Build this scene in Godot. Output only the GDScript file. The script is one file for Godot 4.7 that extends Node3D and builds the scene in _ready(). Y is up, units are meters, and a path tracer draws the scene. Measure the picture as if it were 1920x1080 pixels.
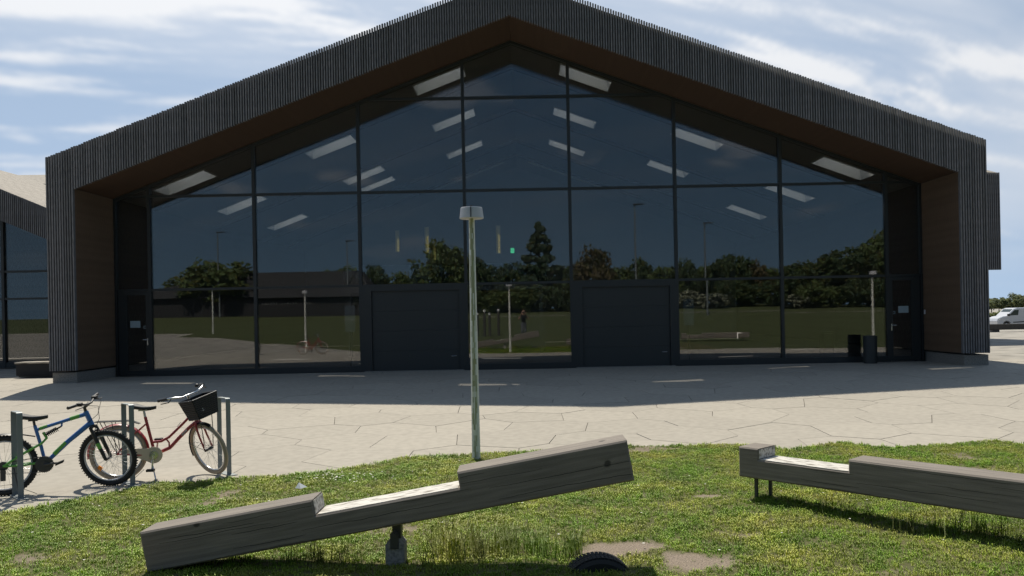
extends Node3D
# A gabled timber hall with a glass front, seen across a paved square and a lawn with a seesaw and a bench.
# x runs right, y up, z towards the photographer; "d" below is the distance in front of the camera (z = -d).

var rng := RandomNumberGenerator.new()
var used := {}
var M := {}

class MB:
	var v := PackedVector3Array()
	var n := PackedVector3Array()
	var c := PackedColorArray()
	var uses_color := false
	var col := Color.WHITE
	var xf := Transform3D.IDENTITY
	func tri(a: Vector3, b: Vector3, d: Vector3, na: Vector3, nb: Vector3, nd: Vector3) -> void:
		if (b - a).cross(d - a).dot(na + nb + nd) > 0.0:
			var t := b; b = d; d = t
			t = nb; nb = nd; nd = t
		v.append(xf * a); v.append(xf * b); v.append(xf * d)
		n.append((xf.basis * na).normalized()); n.append((xf.basis * nb).normalized()); n.append((xf.basis * nd).normalized())
		if uses_color:
			c.append(col); c.append(col); c.append(col)
	func flat(a: Vector3, b: Vector3, d: Vector3, e: Vector3, out: Vector3) -> void:
		var k := (b - a).cross(d - a)
		if k.length_squared() < 1e-14:
			k = (d - a).cross(e - a)
		k = k.normalized()
		if k.dot(out) < 0.0:
			k = -k
		tri(a, b, d, k, k, k); tri(a, d, e, k, k, k)
	# eight corners: p0..p3 the lower ring, p4..p7 the upper ring
	func hexa(p: Array) -> void:
		var m := Vector3.ZERO
		for q in p: m += q
		m /= 8.0
		for f in [[0, 1, 2, 3], [4, 5, 6, 7], [0, 1, 5, 4], [1, 2, 6, 5], [2, 3, 7, 6], [3, 0, 4, 7]]:
			flat(p[f[0]], p[f[1]], p[f[2]], p[f[3]], (p[f[0]] + p[f[1]] + p[f[2]] + p[f[3]]) / 4.0 - m)
	func box(at: Vector3, size: Vector3) -> void:
		var h := size / 2.0
		hexa([at + Vector3(-h.x, -h.y, -h.z), at + Vector3(h.x, -h.y, -h.z), at + Vector3(h.x, -h.y, h.z), at + Vector3(-h.x, -h.y, h.z),
			at + Vector3(-h.x, h.y, -h.z), at + Vector3(h.x, h.y, -h.z), at + Vector3(h.x, h.y, h.z), at + Vector3(-h.x, h.y, h.z)])
	func span(lo: Vector3, hi: Vector3) -> void:
		box((lo + hi) / 2.0, hi - lo)
	func tube(p: Array, r, sides := 8, caps := true) -> void:
		var rings := []
		var dirs := []
		var side := Vector3.ZERO
		for i in p.size():
			var t: Vector3 = (p[mini(i + 1, p.size() - 1)] - p[maxi(i - 1, 0)]).normalized()
			if i == 0:
				side = t.cross(Vector3(0.31, 0.9, 0.17)).normalized()
			else:
				side = (side - t * side.dot(t)).normalized()
			var up := t.cross(side)
			var rad: float = r[i] if r is Array else r
			var ring := []
			var nr := []
			for k in sides:
				var a := TAU * k / sides
				var o := side * cos(a) + up * sin(a)
				ring.append(p[i] + o * rad); nr.append(o)
			rings.append(ring); dirs.append(nr)
		for i in p.size() - 1:
			for k in sides:
				var j := (k + 1) % sides
				tri(rings[i][k], rings[i][j], rings[i + 1][j], dirs[i][k], dirs[i][j], dirs[i + 1][j])
				tri(rings[i][k], rings[i + 1][j], rings[i + 1][k], dirs[i][k], dirs[i + 1][j], dirs[i + 1][k])
		if caps:
			for e in [0, p.size() - 1]:
				var o: Vector3 = (p[0] - p[1]) if e == 0 else (p[e] - p[e - 1])
				o = o.normalized()
				for k in range(1, sides - 1):
					tri(rings[e][0], rings[e][k], rings[e][k + 1], o, o, o)
	# profile: (radius, height) pairs turned about the y axis at the place given
	func lathe(at: Vector3, prof: Array, sides := 16) -> void:
		for i in prof.size() - 1:
			var a: Vector2 = prof[i]
			var b: Vector2 = prof[i + 1]
			if a.is_equal_approx(b): continue
			var sl := Vector2(b.y - a.y, a.x - b.x).normalized()
			for k in sides:
				var t0 := TAU * k / sides
				var t1 := TAU * (k + 1) / sides
				var d0 := Vector3(cos(t0), 0, sin(t0))
				var d1 := Vector3(cos(t1), 0, sin(t1))
				var n0 := d0 * sl.x + Vector3.UP * sl.y
				var n1 := d1 * sl.x + Vector3.UP * sl.y
				var q := [at + d0 * a.x + Vector3.UP * a.y, at + d1 * a.x + Vector3.UP * a.y, at + d1 * b.x + Vector3.UP * b.y, at + d0 * b.x + Vector3.UP * b.y]
				if a.x > 1e-5: tri(q[0], q[1], q[2], n0, n1, n1)
				if b.x > 1e-5: tri(q[0], q[2], q[3], n0, n1, n0)
	# a ring in the xy plane
	func torus(at: Vector3, big: float, small: float, wide := 1.0, nb := 40, ns := 8, from := 0.0, to := TAU) -> void:
		for i in nb:
			var a0 := from + (to - from) * i / nb
			var a1 := from + (to - from) * (i + 1) / nb
			for k in ns:
				var b0 := TAU * k / ns
				var b1 := TAU * (k + 1) / ns
				var q := []
				var m := []
				for s in [[a0, b0], [a1, b0], [a1, b1], [a0, b1]]:
					var e := Vector3(cos(s[0]), sin(s[0]), 0)
					q.append(at + e * (big + small * cos(s[1])) + Vector3(0, 0, small * wide * sin(s[1])))
					m.append((e * cos(s[1]) * wide + Vector3(0, 0, sin(s[1]))).normalized())
				tri(q[0], q[1], q[2], m[0], m[1], m[2]); tri(q[0], q[2], q[3], m[0], m[2], m[3])
	func ball(at: Vector3, s: Vector3, nu := 12, nv := 8) -> void:
		for i in nv:
			for k in nu:
				var q := []
				var m := []
				for o in [[i, k], [i, k + 1], [i + 1, k + 1], [i + 1, k]]:
					var t: float = PI * o[0] / nv
					var a: float = TAU * o[1] / nu
					var e := Vector3(sin(t) * cos(a), cos(t), sin(t) * sin(a))
					q.append(at + e * s); m.append((e / s).normalized())
				if i > 0: tri(q[0], q[1], q[2], m[0], m[1], m[2])
				if i < nv - 1: tri(q[0], q[2], q[3], m[0], m[2], m[3])
	# an outline in the xy plane drawn out from z0 to z1, with chamfered rims
	func prism(poly: PackedVector2Array, z0: float, z1: float, bevel := 0.0) -> void:
		var p := poly.duplicate()
		if Geometry2D.is_polygon_clockwise(p): p.reverse()
		var q := p.duplicate()
		var cnt := p.size()
		if bevel > 0.0:
			for i in cnt:
				var e0 := (p[i] - p[(i + cnt - 1) % cnt]).normalized()
				var e1 := (p[(i + 1) % cnt] - p[i]).normalized()
				var m := (Vector2(-e0.y, e0.x) + Vector2(-e1.y, e1.x))
				q[i] = p[i] + m * (bevel / maxf(0.3, 1.0 + e0.dot(e1)))
		var ids := Geometry2D.triangulate_polygon(q)
		var lo := minf(z0, z1)
		var hi := maxf(z0, z1)
		for i in range(0, ids.size(), 3):
			for s in [[lo, Vector3.FORWARD], [hi, Vector3.BACK]]:
				tri(Vector3(q[ids[i]].x, q[ids[i]].y, s[0]), Vector3(q[ids[i + 1]].x, q[ids[i + 1]].y, s[0]), Vector3(q[ids[i + 2]].x, q[ids[i + 2]].y, s[0]), s[1], s[1], s[1])
		for i in cnt:
			var j := (i + 1) % cnt
			var e := (p[j] - p[i]).normalized()
			var o := Vector3(e.y, -e.x, 0)
			flat(Vector3(p[i].x, p[i].y, lo + bevel), Vector3(p[j].x, p[j].y, lo + bevel), Vector3(p[j].x, p[j].y, hi - bevel), Vector3(p[i].x, p[i].y, hi - bevel), o)
			if bevel > 0.0:
				for s in [[lo, 1.0], [hi, -1.0]]:
					flat(Vector3(p[i].x, p[i].y, s[0] + s[1] * bevel), Vector3(p[j].x, p[j].y, s[0] + s[1] * bevel), Vector3(q[j].x, q[j].y, s[0]), Vector3(q[i].x, q[i].y, s[0]), o - Vector3(0, 0, s[1]))
	func mesh() -> ArrayMesh:
		var a := []
		a.resize(Mesh.ARRAY_MAX)
		a[Mesh.ARRAY_VERTEX] = v
		a[Mesh.ARRAY_NORMAL] = n
		if uses_color: a[Mesh.ARRAY_COLOR] = c
		var m := ArrayMesh.new()
		m.add_surface_from_arrays(Mesh.PRIMITIVE_TRIANGLES, a)
		return m

# ---------- naming, things and parts ----------
func numbered(called: String) -> String:
	used[called] = used.get(called, -1) + 1
	return called if used[called] == 0 else "%s_%03d" % [called, used[called]]

func tag(o: Node, label: String, category: String, group := "", kind := "") -> void:
	if label: o.set_meta("label", label)
	if category: o.set_meta("category", category)
	if group: o.set_meta("group", group)
	if kind: o.set_meta("kind", kind)

func thing(called: String, label: String, category: String, at := Vector3.ZERO, turn := 0.0, group := "") -> Node3D:
	var o := Node3D.new()
	o.name = numbered(called)
	add_child(o)
	o.position = at
	o.rotation.y = turn
	tag(o, label, category, group)
	return o

func part(called: String, mb, mat: Material, parent: Node = null, kind := "") -> MeshInstance3D:
	var o := MeshInstance3D.new()
	o.mesh = mb.mesh() if mb is MB else mb
	o.material_override = mat
	if parent == null:
		o.name = numbered(called)
		add_child(o)
	else:
		o.name = called
		parent.add_child(o, true)
	if kind: o.set_meta("kind", kind)
	return o

func copy_of(src: Node3D, at: Vector3, turn: float, label := "") -> Node3D:
	var o: Node3D = src.duplicate()
	o.name = numbered(String(src.name).rstrip("0123456789_") if String(src.name).right(3).is_valid_int() else String(src.name))
	add_child(o)
	o.position = at
	o.rotation.y = turn
	if label: o.set_meta("label", label)
	return o

# ---------- materials ----------
const ORD := ["first", "second", "third", "fourth", "fifth", "sixth", "seventh", "eighth", "ninth", "tenth", "eleventh", "twelfth", "thirteenth", "fourteenth", "fifteenth", "sixteenth", "seventeenth", "eighteenth", "nineteenth", "twentieth"]
func nth(k: int) -> String:
	return ORD[k - 1] if k <= 20 else "thirtieth" if k == 30 else ("twenty-" if k < 30 else "thirty-") + ORD[k % 10 - 1]

func lin(r: float, g: float, b: float) -> Color:
	return Color(r, g, b).linear_to_srgb()

func mat(called: String, color: Color, rough := 0.8, metal := 0.0) -> StandardMaterial3D:
	var m := StandardMaterial3D.new()
	m.resource_name = called
	m.albedo_color = color
	m.roughness = rough
	m.metallic = metal
	M[called] = m
	return m

func noise(sd: int, freq: float, lo: Color, hi: Color, octaves := 4, size := 512, mid = null, kind := FastNoiseLite.TYPE_SIMPLEX_SMOOTH) -> NoiseTexture2D:
	var f := FastNoiseLite.new()
	f.seed = sd
	f.noise_type = kind
	f.frequency = freq
	f.fractal_octaves = octaves
	var t := NoiseTexture2D.new()
	t.width = size
	t.height = size
	t.seamless = true
	t.noise = f
	var g := Gradient.new()
	g.set_color(0, lo)
	g.set_color(1, hi)
	if mid != null: g.add_point(0.5, mid)
	t.color_ramp = g
	return t

func grain(m: StandardMaterial3D, tex: Texture2D, scale: Vector3, world := true, bump: Texture2D = null, deep := 0.0) -> StandardMaterial3D:
	m.albedo_texture = tex
	m.uv1_triplanar = true
	m.uv1_world_triplanar = world
	m.uv1_scale = scale
	if bump:
		m.heightmap_enabled = true
		m.heightmap_texture = bump
		m.heightmap_scale = deep
	return m

# weathered sawn timber: streaks, knots and drying cracks
func timber_image() -> ImageTexture:
	var w := 1024
	var h := 512
	var r := RandomNumberGenerator.new()
	r.seed = 77
	var f := FastNoiseLite.new(); f.seed = 51; f.frequency = 1.0; f.fractal_octaves = 3
	var val := PackedFloat32Array()
	val.resize(w * h)
	var knots := []
	for k in 9: knots.append(Vector3(r.randf_range(40, w - 40), r.randf_range(20, h - 20), r.randf_range(9, 20)))
	for y in h:
		for x in w:
			var yy := float(y)
			var dark := 0.0
			for q in knots:
				var dx: float = (x - q.x) * 3.6 / 1.2
				var dy: float = y - q.y
				var e: float = sqrt(dx * dx * 0.5 + dy * dy) / q.z
				if e < 4.0:
					yy += signf(dy) * q.z * 0.7 * exp(-e * e * 0.35)
					dark = maxf(dark, 0.42 * (1.0 - smoothstep(0.5, 1.25, e)))
			var g := 0.86 + 0.13 * f.get_noise_2d(x * 0.0045, yy * 0.03) + 0.07 * f.get_noise_2d(x * 0.012 + 90.0, yy * 0.22) + 0.07 * f.get_noise_2d(x * 0.25, y * 0.25)
			val[y * w + x] = g * (1.0 - dark)
	for k in 22:
		var y0 := r.randf_range(6, h - 6)
		var x0 := r.randi_range(0, w - 200)
		var n := r.randi_range(120, 460)
		var wide := r.randf_range(0.7, 2.0)
		for i in n:
			var x := x0 + i
			if x >= w: break
			var cy := y0 + 9.0 * f.get_noise_2d(x * 0.006 + k * 9.0, 3.0) + 2.0 * f.get_noise_2d(x * 0.05, k * 5.0)
			var half := wide * sqrt(sin(PI * i / n))
			for y in range(maxi(0, int(cy - half - 1.0)), mini(h, int(cy + half + 2.0))):
				var s := 1.0 - smoothstep(half * 0.5, half + 0.8, absf(y - cy))
				val[y * w + x] *= 1.0 - 0.72 * s
	var img := Image.create(w, h, false, Image.FORMAT_RGB8)
	for y in h:
		for x in w:
			var g := clampf(val[y * w + x], 0.0, 1.0)
			img.set_pixel(x, y, Color(g, g * 0.985, g * 0.965))
	return ImageTexture.create_from_image(img)

func grey(a: float) -> Color:
	return Color(a, a, a)

func make_materials() -> void:
	var streak := noise(3, 0.02, grey(0.55), grey(1.0), 5, 512, grey(0.82))
	var fine := noise(5, 0.06, grey(0.62), grey(1.0), 4, 512, grey(0.88))
	var broad := noise(8, 0.008, grey(0.72), grey(1.0), 4, 512, grey(0.9))
	var rough_h := noise(11, 0.05, Color.BLACK, Color.WHITE, 5)
	grain(mat("slat_wood", lin(0.27, 0.265, 0.27), 0.85), streak, Vector3(9, 0.35, 9))
	grain(mat("slat_wood_dark", lin(0.225, 0.22, 0.22), 0.85), streak, Vector3(7, 0.3, 7))
	grain(mat("slat_wood_pale", lin(0.31, 0.3, 0.305), 0.85), streak, Vector3(8, 0.4, 8))
	grain(mat("backing", lin(0.17, 0.155, 0.145), 0.9), streak, Vector3(3, 0.4, 3))
	grain(mat("soffit_wood", lin(0.15, 0.085, 0.05), 0.7), streak, Vector3(0.5, 4, 9))
	grain(mat("reveal_wood", lin(0.24, 0.15, 0.09), 0.75), streak, Vector3(9, 0.4, 9))
	grain(mat("roof_wood", lin(0.50, 0.445, 0.375), 0.85), noise(61, 0.02, grey(0.45), grey(1.0), 5, 512, grey(0.8)), Vector3(0.25, 1.2, 1.6))
	grain(mat("concrete", lin(0.34, 0.32, 0.29), 0.9), fine, Vector3(0.9, 0.9, 0.9), true, rough_h, 0.3)
	mat("frame", lin(0.024, 0.028, 0.030), 0.45)
	mat("door_leaf", lin(0.030, 0.034, 0.035), 0.5)
	mat("ceiling", lin(0.36, 0.37, 0.35), 0.9)
	mat("inner_wall", lin(0.36, 0.38, 0.38), 0.9)
	mat("inner_floor", lin(0.14, 0.14, 0.14), 0.5)
	mat("shaft_white", lin(0.78, 0.80, 0.80), 0.8)
	var g := mat("glass", Color(0.05, 0.07, 0.08, 0.05), 0.0)
	g.transparency = BaseMaterial3D.TRANSPARENCY_ALPHA
	g = mat("inner_glass", Color(0.03, 0.10, 0.10, 0.12), 0.0)
	g.transparency = BaseMaterial3D.TRANSPARENCY_ALPHA
	g = mat("clear_glass", Color(0.5, 0.6, 0.6, 0.06), 0.0)
	g.transparency = BaseMaterial3D.TRANSPARENCY_ALPHA
	g = mat("rail_glass", Color(0.10, 0.25, 0.18, 0.35), 0.02)
	g.transparency = BaseMaterial3D.TRANSPARENCY_ALPHA
	for k in 4:
		var tone: float = [1.0, 0.97, 1.03, 0.945][k]
		grain(mat("slab_%d" % k, lin(0.385 * tone, 0.35 * tone, 0.292 * tone), 0.9), noise(20 + k, 0.02, grey(0.90), grey(1.0), 5, 512, grey(0.955)), Vector3(0.55, 0.55, 0.55), true, rough_h, 0.03)
	grain(mat("paving_far", lin(0.38, 0.35, 0.30), 0.9), broad, Vector3(0.2, 0.2, 0.2))
	grain(mat("joint_sand", lin(0.13, 0.12, 0.10), 0.95), fine, Vector3(1.5, 1.5, 1.5))
	var gm := grain(mat("field", lin(0.085, 0.108, 0.028), 0.95), noise(31, 0.02, Color(0.62, 0.66, 0.55), Color(1, 1, 1), 5, 512, Color(0.85, 0.82, 0.75)), Vector3(0.3, 0.3, 0.3))
	gm.roughness = 0.95
	var soil := mat("lawn_soil", Color.WHITE, 0.95)
	soil.vertex_color_use_as_albedo = true
	grain(soil, fine, Vector3(1.8, 1.8, 1.8), true, rough_h, 1.2)
	var gb := mat("grass_blade", Color.WHITE, 0.6)
	gb.vertex_color_use_as_albedo = true
	gb.backlight_enabled = true
	gb.backlight = Color(0.55, 0.6, 0.25)
	grain(mat("timber", lin(0.275, 0.245, 0.215), 0.85), timber_image(), Vector3(1.0 / 3.7, 1.0 / 0.62, 1.0 / 0.62), false)
	grain(mat("timber_dark", lin(0.11, 0.10, 0.09), 0.85), streak, Vector3(0.5, 6, 6), false)
	var worn := noise(44, 0.014, Color(0.36, 0.33, 0.29), Color(0.93, 0.92, 0.90), 5, 512, Color(0.88, 0.87, 0.84))
	grain(mat("worn_white", lin(0.74, 0.72, 0.70), 0.75), worn, Vector3(0.7, 3, 3), false)
	mat("galvanised", lin(0.20, 0.22, 0.225), 0.55, 0.3)
	mat("steel_dark", lin(0.06, 0.06, 0.06), 0.5, 0.4)
	mat("black_plastic", lin(0.012, 0.012, 0.013), 0.5)
	mat("rubber", lin(0.018, 0.018, 0.018), 0.8)
	mat("saddle_black", lin(0.018, 0.017, 0.017), 0.55)
	mat("cream_rubber", lin(0.34, 0.28, 0.21), 0.8)
	mat("chrome", lin(0.62, 0.63, 0.64), 0.25, 0.9)
	var p := mat("red_paint", lin(0.36, 0.012, 0.02), 0.3)
	p.clearcoat_enabled = true
	p = mat("blue_paint", lin(0.008, 0.12, 0.40), 0.3)
	p.clearcoat_enabled = true
	p = mat("green_paint", lin(0.10, 0.36, 0.03), 0.3)
	p.clearcoat_enabled = true
	mat("cream_paint", lin(0.62, 0.52, 0.38), 0.5)
	mat("print_grey", lin(0.45, 0.43, 0.42), 0.6)
	mat("orange_reflector", lin(0.85, 0.25, 0.01), 0.3)
	mat("white_paint", lin(0.72, 0.73, 0.72), 0.45)
	mat("lamp_grey", lin(0.50, 0.50, 0.52), 0.4)
	var pole := mat("algae_pole", Color.WHITE, 0.7)
	pole.vertex_color_use_as_albedo = true
	mat("bark", lin(0.07, 0.055, 0.04), 0.95)
	for q in [["leaf_mid", 0.055, 0.085, 0.018], ["leaf_dark", 0.032, 0.058, 0.018], ["leaf_pale", 0.085, 0.115, 0.03], ["leaf_russet", 0.075, 0.055, 0.022], ["leaf_conifer", 0.022, 0.045, 0.022], ["leaf_far", 0.05, 0.08, 0.04]]:
		var lm := mat(q[0], lin(q[1], q[2], q[3]), 0.75)
		lm.backlight_enabled = true
		lm.backlight = Color(0.5, 0.5, 0.3)
	var bl := mat("blind", lin(0.72, 0.68, 0.50), 0.9)
	bl.backlight_enabled = true
	bl.backlight = Color(0.9, 0.88, 0.7)
	mat("hawthorn", lin(0.20, 0.21, 0.14), 0.85)
	mat("blossom", lin(0.6, 0.58, 0.52), 0.8)
	mat("plate_pale", lin(0.34, 0.42, 0.46), 0.5)
	mat("barn_black", lin(0.025, 0.025, 0.027), 0.9)
	mat("van_silver", lin(0.50, 0.51, 0.54), 0.3, 0.35)
	mat("van_glass", lin(0.02, 0.035, 0.035), 0.08)
	mat("skin", lin(0.50, 0.28, 0.20), 0.6)
	mat("hair", lin(0.12, 0.06, 0.03), 0.8)
	var body := mat("body", Color.WHITE, 0.8)
	body.vertex_color_use_as_albedo = true
	var ex := mat("exit_sign", lin(0.05, 0.5, 0.25), 0.5)
	ex.emission_enabled = true
	ex.emission = Color(0.35, 1.0, 0.7)
	ex.emission_energy_multiplier = 0.7

# ---------- the lie of the land ----------
func ground(x: float, d: float) -> float:
	if d > 10.5:
		var h := clampf((d - 10.5) / 10.5, 0.0, 1.0) * 0.215 - 0.215
		return h - 0.76 * smoothstep(50.0, 78.0, d)
	if d > 5.0: return -0.215
	return minf(-0.215 + 0.05 * (5.0 - d), 2.0)

var lawn := PackedVector2Array()   # (x, d) outline of the grass
var bumps := FastNoiseLite.new()
var bare := FastNoiseLite.new()

func lawn_height(x: float, d: float) -> float:
	return ground(x, d) + 0.018 + 0.03 * bumps.get_noise_2d(x * 60.0, d * 60.0)

# bare earth, 0 grass to 1 soil
func soil_share(x: float, d: float) -> float:
	var s := smoothstep(0.36, 0.60, bare.get_noise_2d(x * 55.0, d * 55.0) + 0.12 * bare.get_noise_2d(x * 300.0, d * 300.0)) * 0.75
	for e in [[0.74, 6.5, 0.32, 0.15], [1.22, 6.1, 0.30, 0.24], [1.8, 8.2, 0.14, 0.07], [-2.9, 5.75, 0.3, 0.2], [0.5, 6.35, 0.2, 0.12]]:
		var q := Vector2((x - e[0]) / e[2], (d - e[1]) / e[3]).length() + 0.55 * bare.get_noise_2d(x * 260.0, d * 260.0)
		s = maxf(s, 1.0 - smoothstep(0.75, 1.15, q))
	return s

# ---------- sky ----------
func make_sky(sun_to: Vector3) -> Sky:
	var w := 2048
	var h := 1024
	var img := Image.create(w, h, false, Image.FORMAT_RGBF)
	var f1 := FastNoiseLite.new(); f1.seed = 4; f1.frequency = 1.0; f1.fractal_octaves = 7; f1.fractal_gain = 0.58
	var f2 := FastNoiseLite.new(); f2.seed = 9; f2.frequency = 0.45; f2.fractal_octaves = 3
	var f3 := FastNoiseLite.new(); f3.seed = 17; f3.frequency = 1.0; f3.fractal_octaves = 5
	img.fill(Color(0.28, 0.29, 0.27))
	for j in h / 2 + 4:
		var t := PI * (j + 0.5) / h
		var y := maxf(cos(t), 0.0)
		var st := sin(t)
		var low := pow(1.0 - y, 3.0)
		var base := Color(0.072, 0.165, 0.32).lerp(Color(0.29, 0.47, 0.65), pow(1.0 - y, 4.6))
		for i in w:
			var a := TAU * (i + 0.5) / w
			var dir := Vector3(sin(a) * st, cos(t), -cos(a) * st)
			var cs := dir.dot(sun_to)
			var glow := 0.45 * pow(maxf(0.0, 0.5 + 0.5 * cs), 4.0) + 0.3 * pow(maxf(0.0, cs), 24.0)
			# bright haze low in the sky on the sun's side
			var side := (dir.x * sun_to.x + dir.z * sun_to.z) / maxf(0.001, Vector2(sun_to.x, sun_to.z).length())
			glow += 0.52 * smoothstep(-0.1, 0.85, side) * pow(1.0 - y, 1.2)
			var col := base.lerp(Color(0.90, 1.13, 1.48), clampf(glow, 0.0, 0.85))
			# high, thin cirrus drawn out into streaks, on a sheet far overhead
			var px := dir.x / (y + 0.16)
			var pz := dir.z / (y + 0.16)
			var wx := px * 0.85 - pz * 0.35
			var wz := px * 0.35 + pz * 0.85
			var warp := f2.get_noise_2d(wx * 1.3, wz * 1.3)
			var ci := f1.get_noise_2d(wx * 1.0 + warp * 0.22, wz * 4.2 + warp * 0.35)
			var veil := smoothstep(-0.35, 0.65, f2.get_noise_2d(wx * 0.8 + 7.0, wz * 0.9) + 0.55 * ci)
			var cover := clampf(0.42 * veil + 0.68 * smoothstep(0.06, 0.66, ci + 0.35 * f2.get_noise_2d(wx + 3.0, wz)), 0.0, 0.9)
			cover *= lerpf(0.10, 1.0, smoothstep(-0.25, 0.45, cs))   # the cirrus bank lies to the south
			# a few flat fair-weather puffs low down
			var pu := f3.get_noise_2d(a * 3.2, (PI / 2 - t) * 11.0)
			var puff := smoothstep(0.28, 0.5, pu) * smoothstep(0.04, 0.12, y) * (1.0 - smoothstep(0.22, 0.34, y)) * 0.4
			cover = clampf(maxf(cover * smoothstep(0.0, 0.14, y), puff), 0.0, 0.92)
			var bright := 0.42 + 1.12 * clampf(0.5 + 0.5 * cs, 0.0, 1.0)
			col = col.lerp(Color(bright, bright * 1.01, bright * 1.03), cover)
			img.set_pixel(i, j, col)
	var p := PanoramaSkyMaterial.new()
	p.panorama = ImageTexture.create_from_image(img)
	var s := Sky.new()
	s.sky_material = p
	return s

func _ready() -> void:
	rng.seed = 20240611
	# camera
	var cam := Camera3D.new()
	cam.name = "camera"
	cam.projection = Camera3D.PROJECTION_FRUSTUM
	cam.near = 0.05
	cam.far = 3000.0
	cam.size = 0.05 * 1080.0 / 1551.0
	cam.frustum_offset = Vector2(-22.5, 46.0) * (0.05 / 1551.0)
	cam.position = Vector3(0, 1.665, 0)
	cam.rotation.z = -0.0195
	add_child(cam)
	cam.current = true
	# sun and sky
	var sun_to := Vector3(-0.17, 1.0, -0.64).normalized()
	var sun := DirectionalLight3D.new()
	sun.name = "sun"
	add_child(sun)
	sun.look_at_from_position(sun_to * 50.0, Vector3.ZERO, Vector3.UP)
	sun.light_energy = 1.6
	sun.light_angular_distance = 0.5
	sun.light_color = Color(1.0, 0.97, 0.91)
	sun.shadow_enabled = true
	var env := Environment.new()
	env.background_mode = Environment.BG_SKY
	env.sky = make_sky(sun_to)
	env.background_energy_multiplier = 0.62
	env.tonemap_mode = Environment.TONE_MAPPER_LINEAR
	env.tonemap_exposure = 1.08
	env.sdfgi_enabled = true
	env.ssao_enabled = true
	env.ssil_enabled = true
	var we := WorldEnvironment.new()
	we.name = "world_environment"
	we.environment = env
	add_child(we)
	make_materials()
	bumps.seed = 2; bumps.frequency = 0.01
	bare.seed = 6; bare.frequency = 0.01
	for q in [[-5.16, 8.08], [-4.85, 8.46], [-4.51, 8.87], [-4.24, 9.5], [-3.9, 9.44], [-3.46, 9.58], [-2.92, 9.66], [-2.38, 10.0], [-1.94, 10.4], [-1.72, 10.76], [-1.32, 10.84], [-0.9, 10.92], [0.09, 11.07], [0.81, 11.16], [1.54, 11.21], [2.73, 11.33], [3.43, 10.77], [4.26, 11.24], [4.76, 10.83], [5.74, 10.97], [6.26, 11.13], [6.56, 10.91], [9.0, 11.3], [14.0, 11.6], [24.0, 12.5], [60.0, 20.0], [880.0, 20.0], [880.0, -880.0], [-500.0, -880.0], [-500.0, -16.0], [-60.0, -14.0], [-26.9, -10.7], [-12.8, 1.2], [-8.2, 5.4]]:
		lawn.append(Vector2(q[0], q[1]))
	build_ground()
	build_hall()
	build_neighbours()
	build_lawn()
	build_backdrop()
	build_street_things()
	build_seesaw_and_bench()
	build_bicycles()
	build_person()

# ---------- ground, paving ----------
func sheet(xs: Array, ds: Array, height: Callable, mb: MB, tint = null) -> void:
	var P := []
	var N := []
	for j in ds.size():
		var row := []
		var nr := []
		for i in xs.size():
			var x: float = xs[i]
			var d: float = ds[j]
			row.append(Vector3(x, height.call(x, d), -d))
			var e := 0.05
			nr.append(Vector3(height.call(x - e, d) - height.call(x + e, d), 2 * e, height.call(x, d + e) - height.call(x, d - e)).normalized())
		P.append(row); N.append(nr)
	for j in ds.size() - 1:
		for i in xs.size() - 1:
			mb.tri(P[j][i], P[j][i + 1], P[j + 1][i + 1], N[j][i], N[j][i + 1], N[j + 1][i + 1])
			mb.tri(P[j][i], P[j + 1][i + 1], P[j + 1][i], N[j][i], N[j + 1][i + 1], N[j + 1][i])
	if tint != null:
		mb.c.resize(mb.v.size())
		for k in mb.v.size(): mb.c[k] = tint.call(mb.v[k].x, -mb.v[k].z)

func steps(a: float, b: float, s: float) -> Array:
	var out := []
	var k := maxi(1, int(round((b - a) / s)))
	for i in k + 1: out.append(a + (b - a) * i / k)
	return out

func clip_half(poly: PackedVector2Array, at: Vector2, nrm: Vector2) -> PackedVector2Array:
	var out := PackedVector2Array()
	for i in poly.size():
		var a := poly[i]
		var b := poly[(i + 1) % poly.size()]
		var da := (a - at).dot(nrm)
		var db := (b - at).dot(nrm)
		if da <= 0.0: out.append(a)
		if (da < 0.0 and db > 0.0) or (da > 0.0 and db < 0.0): out.append(a + (b - a) * (da / (da - db)))
	return out

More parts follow.
